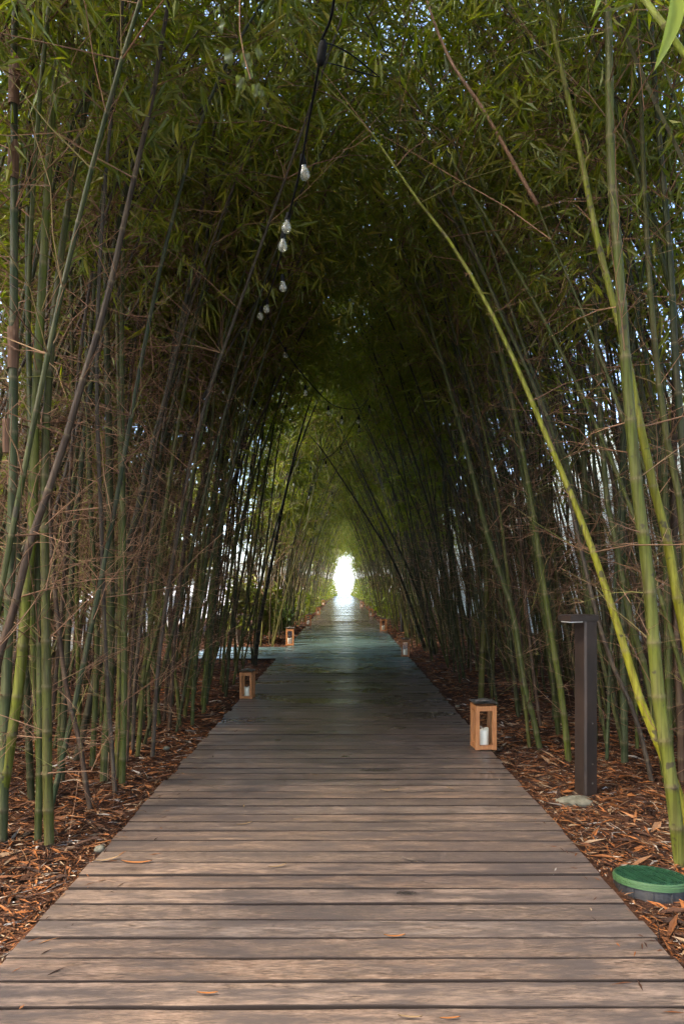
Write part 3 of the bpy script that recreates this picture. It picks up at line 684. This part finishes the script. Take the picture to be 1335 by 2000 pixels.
# dense low greenery at the foot of the far rows
b = MB(); r = np.random.default_rng(12)
for side in (-1, 1):
    n = 8200; yy = r.uniform(26, 88, n); x = side * (1.48 - .62 * np.clip((yy - 55) / 25, 0, 1) + r.random(n) ** .8 * 1.6); z = GZ + r.random(n) ** 1.4 * (1.1 + .9 * (yy > 38)) * np.clip((np.abs(x) - .8) * 2, .2, 1)
    b.leaves(np.stack([x, yy, z], -1), r.normal(0, 1, (n, 3)) + np.array((-side * .3, -.4, .3)), r.uniform(.12, .26, n), r.uniform(.05, .11, n), r=r)
tag(b.build('undergrowth', m_leaf), 'dark green undergrowth at the foot of the far bamboo', 'undergrowth', kind='stuff')

# ------------------------------------------------------------------ litter
b = MB(); r = np.random.default_rng(21)
def litter(n, y0, y1, x0, x1, side, lmin, lmax, wmin, wmax, up=.12):
    t = r.random(n); yy = y0 + (y1 - y0) * t ** 1.4; x = side * (x0 + (x1 - x0) * r.random(n) ** 1.15)
    z = gz(x, yy) + r.uniform(.002, .022, n)
    a = r.uniform(0, 6.28, n); D = np.stack([np.cos(a), np.sin(a), r.normal(0, up, n)], -1)
    L = r.uniform(lmin, lmax, n)
    P = np.stack([x, yy, z], -1) - D * L[:, None] * .5
    P[:, 2] = np.maximum(P[:, 2], z - .01)
    if side > 0:      # leave the valve cover clear
        k = ((P[:, 0] - 1.507) ** 2 + (P[:, 1] - 3.27) ** 2 > .19 ** 2) & ((P[:, 0] + D[:, 0] * L - 1.507) ** 2 + (P[:, 1] + D[:, 1] * L - 3.27) ** 2 > .19 ** 2)
        P, D, L = P[k], D[k], L[k]
    k = np.abs(P[:, 0] + D[:, 0] * L) > 1.30; k &= np.abs(P[:, 0]) > 1.30
    P, D, L = P[k], D[k], L[k]
    b.leaves(P, D, L, r.uniform(wmin, wmax, len(P)), roll=.30, fold=.2, r=r)
for side in (-1, 1):
    litter(9000, 1.6, 7, 1.33, 3.4, side, .04, .15, .006, .016)
    litter(5500, 1.6, 8, 1.33, 4.0, side, .03, .20, .002, .005, .18)
    litter(1500, 1.6, 7, 1.4, 3.2, side, .10, .24, .012, .028, .15)
    litter(14000, 1.6, 6, 1.32, 3.0, side, .008, .03, .004, .012, .3)
    litter(320, 1.7, 7, 1.4, 3.2, side, .10, .22, .025, .045, .15)
    litter(9000, 6, 18, 1.33, 4.5, side, .06, .18, .010, .024)
    litter(5000, 17, 45, 1.33, 3.4, side, .10, .24, .02, .04)
n = 420; sd_ = r.choice((-1, 1), n); yy = 1.8 + 14 * r.random(n) ** 1.3; x = sd_ * (1.32 - r.random(n) ** 2.2 * .30); a = r.uniform(0, 6.28, n)   # scraps blown onto the board edges
D = np.stack([np.cos(a), np.sin(a), 0 * a], -1); b.leaves(np.stack([x, yy, np.full(n, .0045)], -1), D, r.uniform(.02, .09, n), r.uniform(.003, .010, n), roll=.1, fold=.1, r=r)
tag(b.build('leaf_litter', m_litter), 'orange brown dry bamboo leaves and straw covering the soil', 'leaf litter', kind='stuff')

# single leaves lying on the boards
m_tan, _, _ = M('tan_dry_leaf', (.17, .11, .055), .8, 0, .2); m_rust, _, _ = M('rusty_dry_leaf', (.20, .075, .02), .8, 0, .2)
leafbits = [(267,1688,.16,0,'long orange leaf'), (208,1683,.14,25,'tan leaf half over the left board edge'), (541,1696,.10,20,'short tan leaf left of the middle'), (477,1612,.10,28,'tan leaf on the left half, farther on'), (580,1603,.06,5,'small tan leaf near the middle'),
  (676,1477,.10,12,'curled yellowish leaf on a dark damp spot'), (878,1542,.08,120,'small pale bent leaf on the right half'), (760,1546,.14,8,'thin faded brown leaf right of the middle'), (613,1515,.07,-10,'small pinkish leaf beyond the middle boards'), (405,1945,.075,0,'orange leaf in a board gap at the left front'),
  (878,1994,.07,5,'orange leaf at the very front edge, right'), (800,1992,.08,-5,'yellow leaf at the very front edge, middle'), (795,1682,.08,140,'dark curled leaf on the right half'), (476,1578,.07,100,'tiny pale upright curl on the bluish boards'), (770,1833,.09,2,'orange sliver in a board gap right of the middle'), (700,1420,.05,10,'far pale leaf scrap near the wet glints')]
for px, py, L, ang, lab in leafbits:
    Y0 = H * F / (py - VY); p = at(px, py, Y0)
    b = MB(); n = 7; t = np.linspace(-.5, .5, n); a = R(ang); wd = L * .11 * np.sqrt(np.clip(1 - (2 * t) ** 2, 0, 1)) + .0006
    cz = .004 + .10 * L * (2 * t) ** 2 * (.5 + .5 * random.random())
    V = []
    for q in range(n):
        for s_, dz in ((-1, .003), (0, 0), (1, .003)):
            V.append((t[q] * L, s_ * wd[q] * .5, cz[q] + dz))
    b.add(V, f4=[(3*q + s_, 3*q + 3 + s_, 3*q + 4 + s_, 3*q + 1 + s_) for q in range(n - 1) for s_ in (0, 1)])
    o = b.build('fallen_leaf', m_brown if 'dark' in lab else (m_tan if 'orange' not in lab else m_rust), smooth=True)
    o.location = (p[0], Y0, .004); o.rotation_euler = (0, 0, a)
    tag(o, lab + ' lying on the boardwalk', 'leaf', 'fallen leaves on the boards')

# ------------------------------------------------------------------ lanterns
def make_lantern(h, w_):
    root = empty('candle_lantern', (0, 0, 0)); hw = w_ / 2; p = .036 * w_ / .19
    fr = MB()
    for sx in (-1, 1):
        for sy in (-1, 1):
            x, y_ = sx * (hw - p / 2), sy * (hw - p / 2); fr.box(x - p / 2, x + p / 2, y_ - p / 2, y_ + p / 2, 0, h)
    q = p * .9; e = .002
    for (z0, z1) in ((.004, .004 + p), (h - p * 1.35, h - .004)):
        for s_ in (-1, 1):
            fr.box(-hw + p, hw - p, s_ * (hw - p / 2) - q / 2 , s_ * (hw - p / 2) + q / 2, z0, z1)
            fr.box(s_ * (hw - p / 2) - q / 2, s_ * (hw - p / 2) + q / 2, -hw + p, hw - p, z0, z1)
    o = fr.build('frame', m_oak, root)
    bm_ = MB(); bm_.box(-hw + p * 1.02, hw - p * 1.02, -hw + p * 1.02, hw - p * 1.02, .006, .02); bm_.build('base_board', m_oak, root)
    gl = MB(); g = hw - p / 2
    for s_ in (-1, 1):
        gl.add([(-hw + p, s_ * g, p), (hw - p, s_ * g, p), (hw - p, s_ * g, h - p * 1.4), (-hw + p, s_ * g, h - p * 1.4)], f4=[(0, 1, 2, 3)])
        gl.add([(s_ * g, -hw + p, p), (s_ * g, hw - p, p), (s_ * g, hw - p, h - p * 1.4), (s_ * g, -hw + p, h - p * 1.4)], f4=[(0, 1, 2, 3)])
    gl.build('glass_pane', m_glass, root)
    rf = MB(); k = w_ / .19     # dished tin roof with a raised cap
    n = 12; t = np.linspace(-1, 1, n)
    V = []
    for a in t:
        for c_ in t: V.append((a * hw * 1.13, c_ * hw * 1.13, h + .004 + .018 * k * max(abs(a), abs(c_)) ** 2.2))
    V = np.array(V); i = (np.arange(n - 1)[:, None] * n + np.arange(n - 1)[None]).ravel(); f = np.stack([i, i + 1, i + n + 1, i + n], -1)
    rf.add(V, f4=f); rf.add(V + np.array((0, 0, .004)), f4=f)
    rf.lathe([(.012 * k, h + .006), (.02 * k, h + .012), (.008 * k, h + .02), (.008 * k, h + .034), (.05 * k, h + .036), (.052 * k, h + .043), (0, h + .047)], 16)
    rf.build('roof', m_tin, root, smooth=False)
    hd = MB(); a = np.linspace(0, math.pi, 13); hd.tube(np.stack([np.cos(a) * hw * .72, 0 * a + .012, h + .022 + np.sin(a) * .018 * k], -1), .003 * k, 6); hd.build('handle', m_tin, root)
    cd = MB(); cr = .047 * k; ch = h * .42
    th_ = np.arange(20) * 2 * math.pi / 20
    prof = [(cr, .021), (cr, ch * .5), (cr, ch)]
    cd.lathe(prof + [(cr * .9, ch + .004), (cr * .75, ch - .006), (cr * .2, ch - .012), (0, ch - .012)], 20)
    v = cd.v[0]; top = v[:, 2] > ch * .8; v[top, 2] += .008 * k * np.sin(np.arctan2(v[top, 1], v[top, 0]) * 2 + 1) + .006 * np.cos(np.arctan2(v[top, 1], v[top, 0]))
    c_ = cd.build('candle', m_wax, root, smooth=True)
    wk = MB(); wk.tube([(0, 0, ch - .013), (.001, 0, ch), (.003, 0, ch + .01)], .0014, 5); wk.build('wick', m_rubber, c_)
    return root
lan = make_lantern(.385, .185)
lspots = [  # px, py of the foot, scale, yaw, label
 (943,1466,1.0,4,'nearest lantern, honey wood with an ivory candle, on the right edge of the boards'),
 (483,1366,.86,-7,'small lantern on the left edge of the boards, nearest on that side'),
 (566,1261,1.0,3,'orange wooden lantern at the far corner of the left side path'),
 (602,1222,.95,5,'lantern on the left edge one past the side path lantern'),
 (621,1201,.9,0,'pale lantern third beyond the side path on the left edge'),
 (631,1182,.9,8,'small distant reddish lantern last on the left edge'),
 (791,1283,.86,-5,'lantern by the blue wet boards on the right edge, second from the front'),
 (748,1233,.95,6,'lantern on the right edge with a bright candle, third from the front'),
 (724,1204,.9,-4,'lantern fourth from the front on the right edge'),
 (706,1186,.9,5,'tiny distant lantern last on the right edge')]
for i, (px, py, sc, yaw, lab) in enumerate(lspots):
    o = lan if i == 0 else copy_tree2(lan)
    Y0 = H * F / (py - VY); p = at(px, py, Y0 + .09)
    o.location = (p[0], Y0 + .09, .004); o.scale = (sc, sc, sc); o.rotation_euler = (0, 0, R(yaw))
    tag(o, lab, 'lantern', 'candle lanterns along the boardwalk')

# ------------------------------------------------------------------ path bollards
def make_bollard():
    root = empty('path_light', (0, 0, 0))
    b = MB(); hh = 1.235; a = .058; c = .012
    sec = [(-a, -a + c), (-a + c, -a), (a - c, -a), (a, -a + c), (a, a - c), (a - c, a), (-a + c, a), (-a, a - c)]
    V = [(x, y_, z) for z in (0, hh) for x, y_ in sec]
    b.add(V, f4=[(k, (k + 1) % 8, 8 + (k + 1) % 8, 8 + k) for k in range(8)], f3=[(8, 8 + k, 9 + k) for k in range(1, 7)])
    b.build('post', m_bronze, root)
    b = MB(); b.box(-.195, .061, -.061, .061, hh + .002, hh + .042); b.box(-.19, .056, -.056, .056, hh + .043, hh + .047); hd = b.build('light_head', m_bronze, root)
    b = MB(); b.box(-.18, -.075, -.05, .05, hh - .005, hh + .0015); b.build('lens', m_white, hd)
    for z in (.10, .235, .52):
        b = MB(); b.lathe([(.0, 0), (.006, 0), (.006, .003), (0, .0045)], 10); s_ = b.build('screw', m_tin, root); s_.location = (.005, -.0585, z); s_.rotation_euler = (R(90), 0, 0)
    b = MB(); b.box(-.085, .085, -.085, .085, -.05, .012); b.build('foot_plate', m_bronze, root)
    return root
bol = make_bollard()
def put_bollard(o, px, py, Yd, yaw, lab):
    o.location = (at(px, py, Yd)[0], Yd, GZ); o.rotation_euler = (0, 0, R(yaw)); tag(o, lab, 'path light', 'dark post lights along the path')
put_bollard(bol, 1143, 1540, 4.72, 24, 'dark bronze square post light with an arm, beside a concrete lump on the right')
o = copy_tree2(bol); put_bollard(o, 786, 1225, 20.5, 20, 'distant dark post light on the right, past the second right lantern')
# concrete lump
def lump(name, p, s, lab, seed, mat=m_stone):
    r = np.random.default_rng(seed); b = MB(); n, k = 9, 16; V = []
    for i in range(n):
        f = math.pi * i / (n - 1)
        for j in range(k):
            a = 2 * math.pi * j / k; q = 1 + .13 * math.sin(3 * a + seed) * math.sin(f) + r.normal(0, .05)
            V.append((s[0] * q * math.sin(f) * math.cos(a), s[1] * q * math.sin(f) * math.sin(a), s[2] * q * math.cos(f)))
    b.add(V, f4=[(i*k + j, i*k + (j+1) % k, (i+1)*k + (j+1) % k, (i+1)*k + j) for i in range(n-1) for j in range(k)])
    o = b.build(name, mat, smooth=True); o.location = p; tag(o, lab, 'stone'); return o
lump('concrete_lump', (at(1125, 1552, 4.55)[0], 4.55, GZ + .005), (.13, .08, .045), 'pale mossy concrete lump at the foot of the dark post', 5)
for q, (px, py, s_, lb) in enumerate([(893, 1385, .03, 'pale pebble at the right board edge short of the lantern'), (325, 1468, .028, 'pale round pebble in the litter on the left'), (196, 1668, .03, 'white pebble touching the left board edge')]):
    Yd = gY(py); lump('pebble', (at(px, py, Yd)[0], Yd, GZ + .03), (s_, s_, s_ * .7), lb, 20 + q)

# ------------------------------------------------------------------ valve cover
Yv = 3.27; xv = at(1271, 1700, Yv)[0]
root = empty('valve_box', (xv, Yv, GZ - .045)); root.rotation_euler = (R(-7.5), R(2.5), R(8))
rr = .170; zt = .11
b = MB(); b.lathe([(rr * .99, -.05), (rr * .97, zt - .035), (rr * .93, zt - .03), (0, zt - .03)], 48)
for a in range(0, 360, 30):
    x, y_ = math.cos(R(a)) * rr * .985, math.sin(R(a)) * rr * .985; b.tube([(x, y_, -.03), (x, y_, zt - .04)], .005, 6)
b.build('drum', m_drum, root, smooth=False)
b = MB(); b.lathe([(rr * .96, zt - .034), (rr * 1.03, zt - .032), (rr * 1.035, zt - .014), (rr * 1.01, zt - .012), (rr * 1.01, zt - .004), (rr * .985, zt)], 64); b.build('lid_rim', m_lidrim, root, smooth=False)
b = MB(); b.lathe([(rr * .985, zt), (rr * .95, zt + .001), (rr * .93, zt - .002), (0, zt - .002)], 64)
n = 15
for i in range(-n, n + 1):
    for j in range(-n, n + 1):
        x, y_ = i * .0112, j * .0085
        if (i % 4 in (0,)) or x * x + y_ * y_ > (rr * .86) ** 2: continue
        if abs(x) < .02 and abs(y_) < .02: continue
        b.box(x - .0035, x + .0035, y_ - .0024, y_ + .0024, zt - .0025, zt + .0045)
for a in range(0, 360, 6):
    x, y_ = math.cos(R(a)) * rr * .90, math.sin(R(a)) * rr * .90; b.box(x - .0035, x + .0035, y_ - .002, y_ + .002, zt - .0025, zt + .002)
b.box(-.012, .012, -.018, -.010, zt - .0015, zt + .003); b.build('lid', m_lid, root)
tag(root, 'round green plastic valve lid on a black drum by the right board edge', 'valve cover')

# ------------------------------------------------------------------ string of bulbs
root = empty('string_lights', (0, 3, 3.5)); off = np.array((0, 3, 3.5))
def cable(pts, name='cable', r_=.0042):
    P = np.array([at(*q) for q in pts]) - off; Q, _, _ = path_from(P, len(pts) * 8)
    b = MB(); b.tube(Q, r_, 6); return b.build(name, m_rubber, root, smooth=True)
cable([(668,-140,2.2),(652,0,2.4),(643,45,2.5),(628,78,2.6),(622,130,2.65),(605,225,2.9),(583,345,3.2),(563,425,3.6),(545,510,4.1),(525,575,4.9),(513,598,5.5),(530,632,5.9),(560,690,6.5),(600,742,7.1),(640,784,7.7),(668,797,8.2),(700,797,8.8),(719,779,9.3)], r_=.0055)
cable([(719,779,9.3),(700,812,9.7),(668,866,10.2),(640,893,10.9),(605,902,12.5),(584,905,13.2)], r_=.005)
cable([(584,905,13.2),(575,935,14.5),(596,958,15.5),(622,967,16.6),(645,960,17.2),(652,975,18.5),(640,995,21),(612,1002,22),(628,1010,24),(640,1024,28)], r_=.006)
cable([(628,82,2.6),(655,90,2.75),(690,110,2.9),(740,150,3.2)], 'side_cable', .003)
cable([(622,122,2.64),(650,125,2.8),(700,140,3.0),(735,150,3.2)], 'side_cable', .0025)
b = MB(); a0, a1 = at(632, 78, 2.6) - off, at(625, 128, 2.62) - off; t = np.linspace(0, 1, 7)[:, None]
b.tube(a0 + (a1 - a0) * t, [.008, .017, .018, .0185, .018, .017, .009], 12); b.build('connector', m_rubber, root, smooth=True)
b = MB(); b.lathe([(.004, .045), (.010, .043), (.014, .02), (.0175, 0), (.0165, -.004), (.0135, -.006)], 12); socket_me = b.mesh('light_socket', m_rubber, True)
b = MB(); b.lathe([(.0125, -.004), (.014, -.016), (.022, -.032), (.0265, -.047), (.0245, -.062), (.015, -.073), (0, -.078)], 14); bulb_me = b.mesh('bulb', m_bulb, True)
b = MB()
for k in range(5):
    a = k * 1.256; b.tube([(.003 * math.cos(a), .003 * math.sin(a), -.008), (.012 * math.cos(a), .012 * math.sin(a), -.036), (.005 * math.cos(a), .005 * math.sin(a), -.060)], .0009, 4)
fil_me = b.mesh('filament', m_filament)
bulbs = [(592,320,3.2),(561,430,3.6),(553,464,3.75),(552,548,4.55),(521,594,5.5),(509,608,5.6),(557,686,7),(596,760,7.5),(641,800,7.9),(667,818,8.4),(700,818,8.7),(701,835,10.3),(721,797,9.3),(665,877,10.2),(636,905,11),(607,916,12.8),(583,917,13.3),(573,943,15),(602,968,16),(622,976,17),(647,966,17.3),(650,983,18.6),(638,1003,21),(611,1008,22),(626,1014,24)]
for i, (px, py, Yd) in enumerate(bulbs):
    p = at(px, py, Yd) - off
    s_ = bpy.data.objects.new('light_socket', socket_me); C.objects.link(s_); s_.parent = root
    s_.location = p; s_.rotation_euler = (random.gauss(0, .1), random.gauss(0, .1), random.random() * 3)
    g = bpy.data.objects.new('bulb', bulb_me); C.objects.link(g); g.parent = s_
    if Yd < 12:
        g2 = bpy.data.objects.new('filament', fil_me); C.objects.link(g2); g2.parent = s_
tag(root, 'black cable of clear unlit bulbs zigzagging under the bamboo arch', 'string lights')

# ------------------------------------------------------------------ grey sheet wall at the right
root = empty('sheet_metal_fence', (5.35, 3, GZ))
b = MB(); ys = []; y0 = -.5; prof = []
while y0 < 60:
    prof += [(y0, 0), (y0 + .015, -.022), (y0 + .06, -.022), (y0 + .075, 0)]; y0 += .125
P = np.array(prof); n = len(P)
V = np.concatenate([np.stack([P[:, 1], P[:, 0], np.full(n, z)], -1) for z in (0, 1.5, 3.0, 4.6)])
f = np.concatenate([np.stack([np.arange(n-1) + k*n, np.arange(n-1) + 1 + k*n, np.arange(n-1) + 1 + (k+1)*n, np.arange(n-1) + (k+1)*n], -1) for k in range(3)])
b.add(V, f4=f); V2 = V.copy(); V2[:, 0] += .003; b.add(V2, f4=f); b.build('sheeting', m_wall, root)
b = MB(); b.box(-.04, .03, -.5, 60, 4.602, 4.64); b.build('cap_rail', m_wall, root)
b = MB(); b.box(-.055, -.03, -.5, 60, -.02, .12); b.build('skirting', m_stone, root)
tag(root, 'pale grey ribbed sheet metal fence standing behind the bamboo on the right', 'fence')

# ------------------------------------------------------------------ left background: low white wall, trees
root = empty('garden_wall', (-9.2, 8, -.09))
b = MB(); b.box(-.1, .1, -9, 34, 0, .8); b.build('wall', m_white, root)
b = MB(); b.box(-.14, .14, -9.05, 34.05, .802, .86); b.build('coping', m_white, root)
tag(root, 'low white wall across the bright yard left of the bamboo', 'wall')

def tree(name, loc, ht, cr, seed, lab, mat, n=2600, trunk=m_brown, tr=.09, ls=1.0, group=None, low=.35):
    r = np.random.default_rng(seed); root = empty(name, loc); b = MB()
    zs = np.linspace(0, ht * .75, 7); wob = r.normal(0, .06, (7, 2)).cumsum(0)
    tp = np.stack([wob[:, 0], wob[:, 1], zs], -1); b.tube(tp, tr * (1 - .6 * np.linspace(0, 1, 7)), 9)
    clumps = []
    for k in range(16):
        h0 = r.uniform(low, .95); a = r.uniform(0, 6.28); rad = cr * r.uniform(.35, 1) * math.sqrt(max(.1, 1 - ((h0 - .62) / .5) ** 2))
        c = np.array((math.cos(a) * rad, math.sin(a) * rad, ht * h0)); s = tp[min(6, int(h0 * 6))] * np.array((1, 1, .8))
        b.tube([s, (s + c) / 2 + r.normal(0, .1, 3), c], [tr * .35, tr * .2, .01], 5); clumps.append(c)
    b.build('trunk', trunk, root, smooth=True)
    c = np.array(clumps)[r.integers(0, 16, n)]; q = r.normal(0, 1, (n, 3)); q *= (r.random(n) ** .33 / np.linalg.norm(q, axis=1) * cr * .42)[:, None]
    P = c + q * np.array((1, 1, .75)); b = MB(); b.leaves(P, q + r.normal(0, .25, (n, 3)), r.uniform(.12, .25, n) * ls, r.uniform(.06, .13, n) * ls, r=r)
    b.build('crown', mat, root); tag(root, lab, 'tree', group); return root
tspots = [(-11.2, 3.5, 5.2), (-12, 7.5, 6.0), (-11, 11.5, 5.4), (-12.5, 16, 6.4), (-11.5, 21, 6.0), (-12.5, 27, 6.5), (-12, 34, 6.8)]
tl = ['first yellow-green tree behind the white wall, seen at the left edge', 'yellow-green tree behind the white wall, seen between the close left canes', 'yellow-green tree behind the wall in line with the first left lantern', 'yellow-green tree behind the wall seen through the side path opening', 'tree behind the wall just past the side path', 'tree behind the wall far past the side path', 'farthest tree behind the white wall']
for k, (x, y_, h_) in enumerate(tspots): tree('garden_tree', (x, y_, -.09), h_, 2.3, 300 + k, tl[k], m_tree, n=3600, tr=.11, ls=1.5, group='trees behind the white wall', low=.14)
hl = ['leafy yellow-green tree close behind the canes at the left picture edge', 'bushy yellow-green tree close to the wall, beside the leftmost canes', 'round yellow-green tree in front of the wall short of the side path', 'round yellow-green tree at the far side of the side path', 'bushy tree in the yard well past the side path', 'last bushy tree in the yard before the far thicket', 'bushy yellow-green tree just behind the shrubs past the side path']
for k, (x, y_, h_) in enumerate([(-7.6, 3.2, 4.4), (-7.9, 6.6, 4.8), (-7.5, 10.3, 4.5), (-7.8, 15.5, 5.2), (-7.6, 20.5, 5.0), (-7.9, 27, 5.6), (-5.6, 19.2, 5.6)]): tree('garden_tree', (x, y_, -.09), h_, 2.3, 400 + k, hl[k], m_tree, n=3000, tr=.08, ls=1.5, group='round trees in the yard', low=.25)
tree('tree', (at(141, 1400, 7.6)[0] - .45, 7.6, -.06), 6.5, 1.8, 321, 'pale barked tree trunk standing among the left canes', m_tree, trunk=m_bark, tr=.085, low=.7)

# broad-leaved shrubs past the side path on the left
def shrub(loc, h_, w_, seed, lab, mat=m_shrub, n=420, ls=1.0):
    r = np.random.default_rng(seed); root = empty('shrub', loc); b = MB(); tips = []
    for k in range(14):
        a = r.uniform(0, 6.28); t = np.array((math.cos(a) * w_ * r.uniform(.2, .7), math.sin(a) * w_ * r.uniform(.2, .7), h_ * r.uniform(.5, 1)))
        m_ = t * .5 + np.array((0, 0, .12)); b.tube([(0, 0, 0), m_, t], [.012, .008, .004], 5)
        for _ in range(5): u = r.uniform(.35, 1); tips.append((m_ * 2 * u * (1 - u) + t * u * u) + r.normal(0, .05, 3))
    b.build('stem', m_brown, root)
    tips = np.array(tips)[r.integers(0, len(tips), n)]; b = MB(); D = r.normal(0, 1, (n, 3)); D[:, 2] = D[:, 2] * .5 + .1
    b.leaves(tips + r.normal(0, .06, (n, 3)), D, r.uniform(.12, .24, n) * ls, r.uniform(.05, .09, n) * ls, r=r); b.build('foliage', mat, root)
    tag(root, lab, 'shrub', 'broad-leaved shrubs beyond the side path'); return root
shrub((-2.15, 17.2, GZ), 1.5, .75, 41, 'bright broad-leaved shrub at the corner behind the side path lantern', m_tree, n=520, ls=1.2)
shrub((-1.9, 19.5, GZ), .9, .5, 42, 'low green shrub by the lantern past the side path')
shrub((-2.6, 16.3, GZ), 1.9, .7, 43, 'taller lime green shrub leaning over the side path', m_tree, n=520, ls=1.1)
shrub((-2.0, 22.5, GZ), 1.0, .6, 44, 'dark rounded shrub beside the third left lantern')
shrub((-4.4, 6.2, GZ), .9, .6, 45, 'lime green low shrub behind the left canes near the lit ground', m_tree, n=380)
shrub((-4.3, 4.6, GZ), .7, .5, 46, 'small yellow-green shrub low behind the leftmost canes', m_tree, n=320)

# pale-edged hanging plant, upper left
p0 = at(468, 60, 3.0); root = empty('hanging_plant', tuple(p0)); b = MB()
b.tube([(0.02, 0, .5), (0.0, 0, .2), (0, 0, 0), (.02, 0, -.12), (.05, 0, -.22)], .003, 5); b.build('stem', m_twig, root)
r = np.random.default_rng(9)
for (px, py, L, ang) in ((440, 45, .07, 200), (452, 100, .08, 230), (478, 105, .08, 280), (498, 95, .06, 330), (470, 150, .07, 260), (498, 165, .075, 290), (482, 135, .06, 300), (430, 20, .06, 160), (505, 175, .05, 320)):
    L *= .62; q = at(px, py, 3.0) - p0; a = R(ang); b = MB(); V = []; nn = 9
    for k in range(nn):
        u = k / (nn - 1); wd = .5 * L * math.sin(math.pi * min(1, u * .8 + .12)); 
        for s_ in (-1, -.5, 0, .5, 1):
            lx, ly = u * L, s_ * wd; zz = .02 * abs(s_) ** 2 * math.sin(u * 7 + s_ * 3)
            V.append((lx * math.cos(a) - ly * math.sin(a), zz + .02 * u, lx * math.sin(a) + ly * math.cos(a)))
    b.add(np.array(V) + q, f4=[(5*k + j, 5*k + 5 + j, 5*k + 6 + j, 5*k + 1 + j) for k in range(nn - 1) for j in range(4)])
    b.build('leaf', m_pale, root, smooth=True)
tag(root, 'cluster of pale-edged ruffled leaves hanging at the upper left', 'plant')

# near cane crossing the upper right corner with one big fresh leaf
P = np.array([(1.72, .95, GZ - .04), (1.55, 1.02, .7), (1.22, 1.15, 1.55), (.82, 1.27, 2.22), at(1335, 105, 1.3), at(1290, 42, 1.3), at(1250, -5, 1.3), at(1160, -130, 1.35), at(1080, -260, 1.4)])
root = empty('bamboo_shoot', (1.72, .95, GZ)); c = P - np.array((1.72, .95, GZ))
z, tw, lf = grow(c, .0105, 31, sides=10, twig=0, leaf=0, taper=.55, inter=.2); o = z.build('culm', m_culm, root, smooth=True, ring=True); o.color = (.22, .24, .02, 1)
def big_leaf(p0, p1, wd, nrm, mat=m_leaf_y):
    b = MB(); n = 12; p0, p1 = np.array(p0), np.array(p1); d = p1 - p0; s_ = np.cross(d, nrm); s_ /= np.linalg.norm(s_); N = np.cross(s_, d); N /= np.linalg.norm(N); V = []
    for k in range(n):
        u = k / (n - 1); w2 = wd * (math.sin(math.pi * u ** .7) ** .8) * .5 + .0005; c0 = p0 + d * u + N * .03 * math.sin(u * 2.6)
        for q in (-1, -.5, 0, .5, 1): V.append(c0 + s_ * w2 * q + N * abs(q) * w2 * .5)
    b.add(V, f4=[(5*k + j, 5*k + 5 + j, 5*k + 6 + j, 5*k + 1 + j) for k in range(n - 1) for j in range(4)])
    return b.build('leaf', mat, root, smooth=True)
base = np.array((1.72, .95, GZ))
big_leaf(at(1312, -25, 1.28) - base, at(1264, 150, 1.25) - base, .034, (.35, -1, .1))
big_leaf(at(1345, 40, 1.28) - base, at(1322, 190, 1.2) - base, .030, (.9, -.7, .1))
big_leaf(at(1158, -30, 1.4) - base, at(1146, 45, 1.4) - base, .014, (.3, -1, .1))
tag(root, 'close bright cane with a big fresh leaf across the upper right corner', 'bamboo')

# railing far beyond the end of the walk
root = empty('far_railing', (0, 104, -.09)); b = MB()
for x in np.arange(-6, 6.1, 1.5): b.box(x - .05, x + .05, -.05, .05, 0, 1.1)
b.build('post_row', m_stone, root)
b = MB(); b.box(-6.05, 6.05, -.06, .06, 1.102, 1.2); b.box(-6.05, 6.05, -.03, .03, .5, .58); b.build('rail', m_stone, root)
tag(root, 'pale railing in the glare beyond the end of the walk', 'railing')
for o in C.objects:
    if 'hero' in o: del o['hero']
print('objects', len(C.objects), 'culms', n_ind, len(heroes))
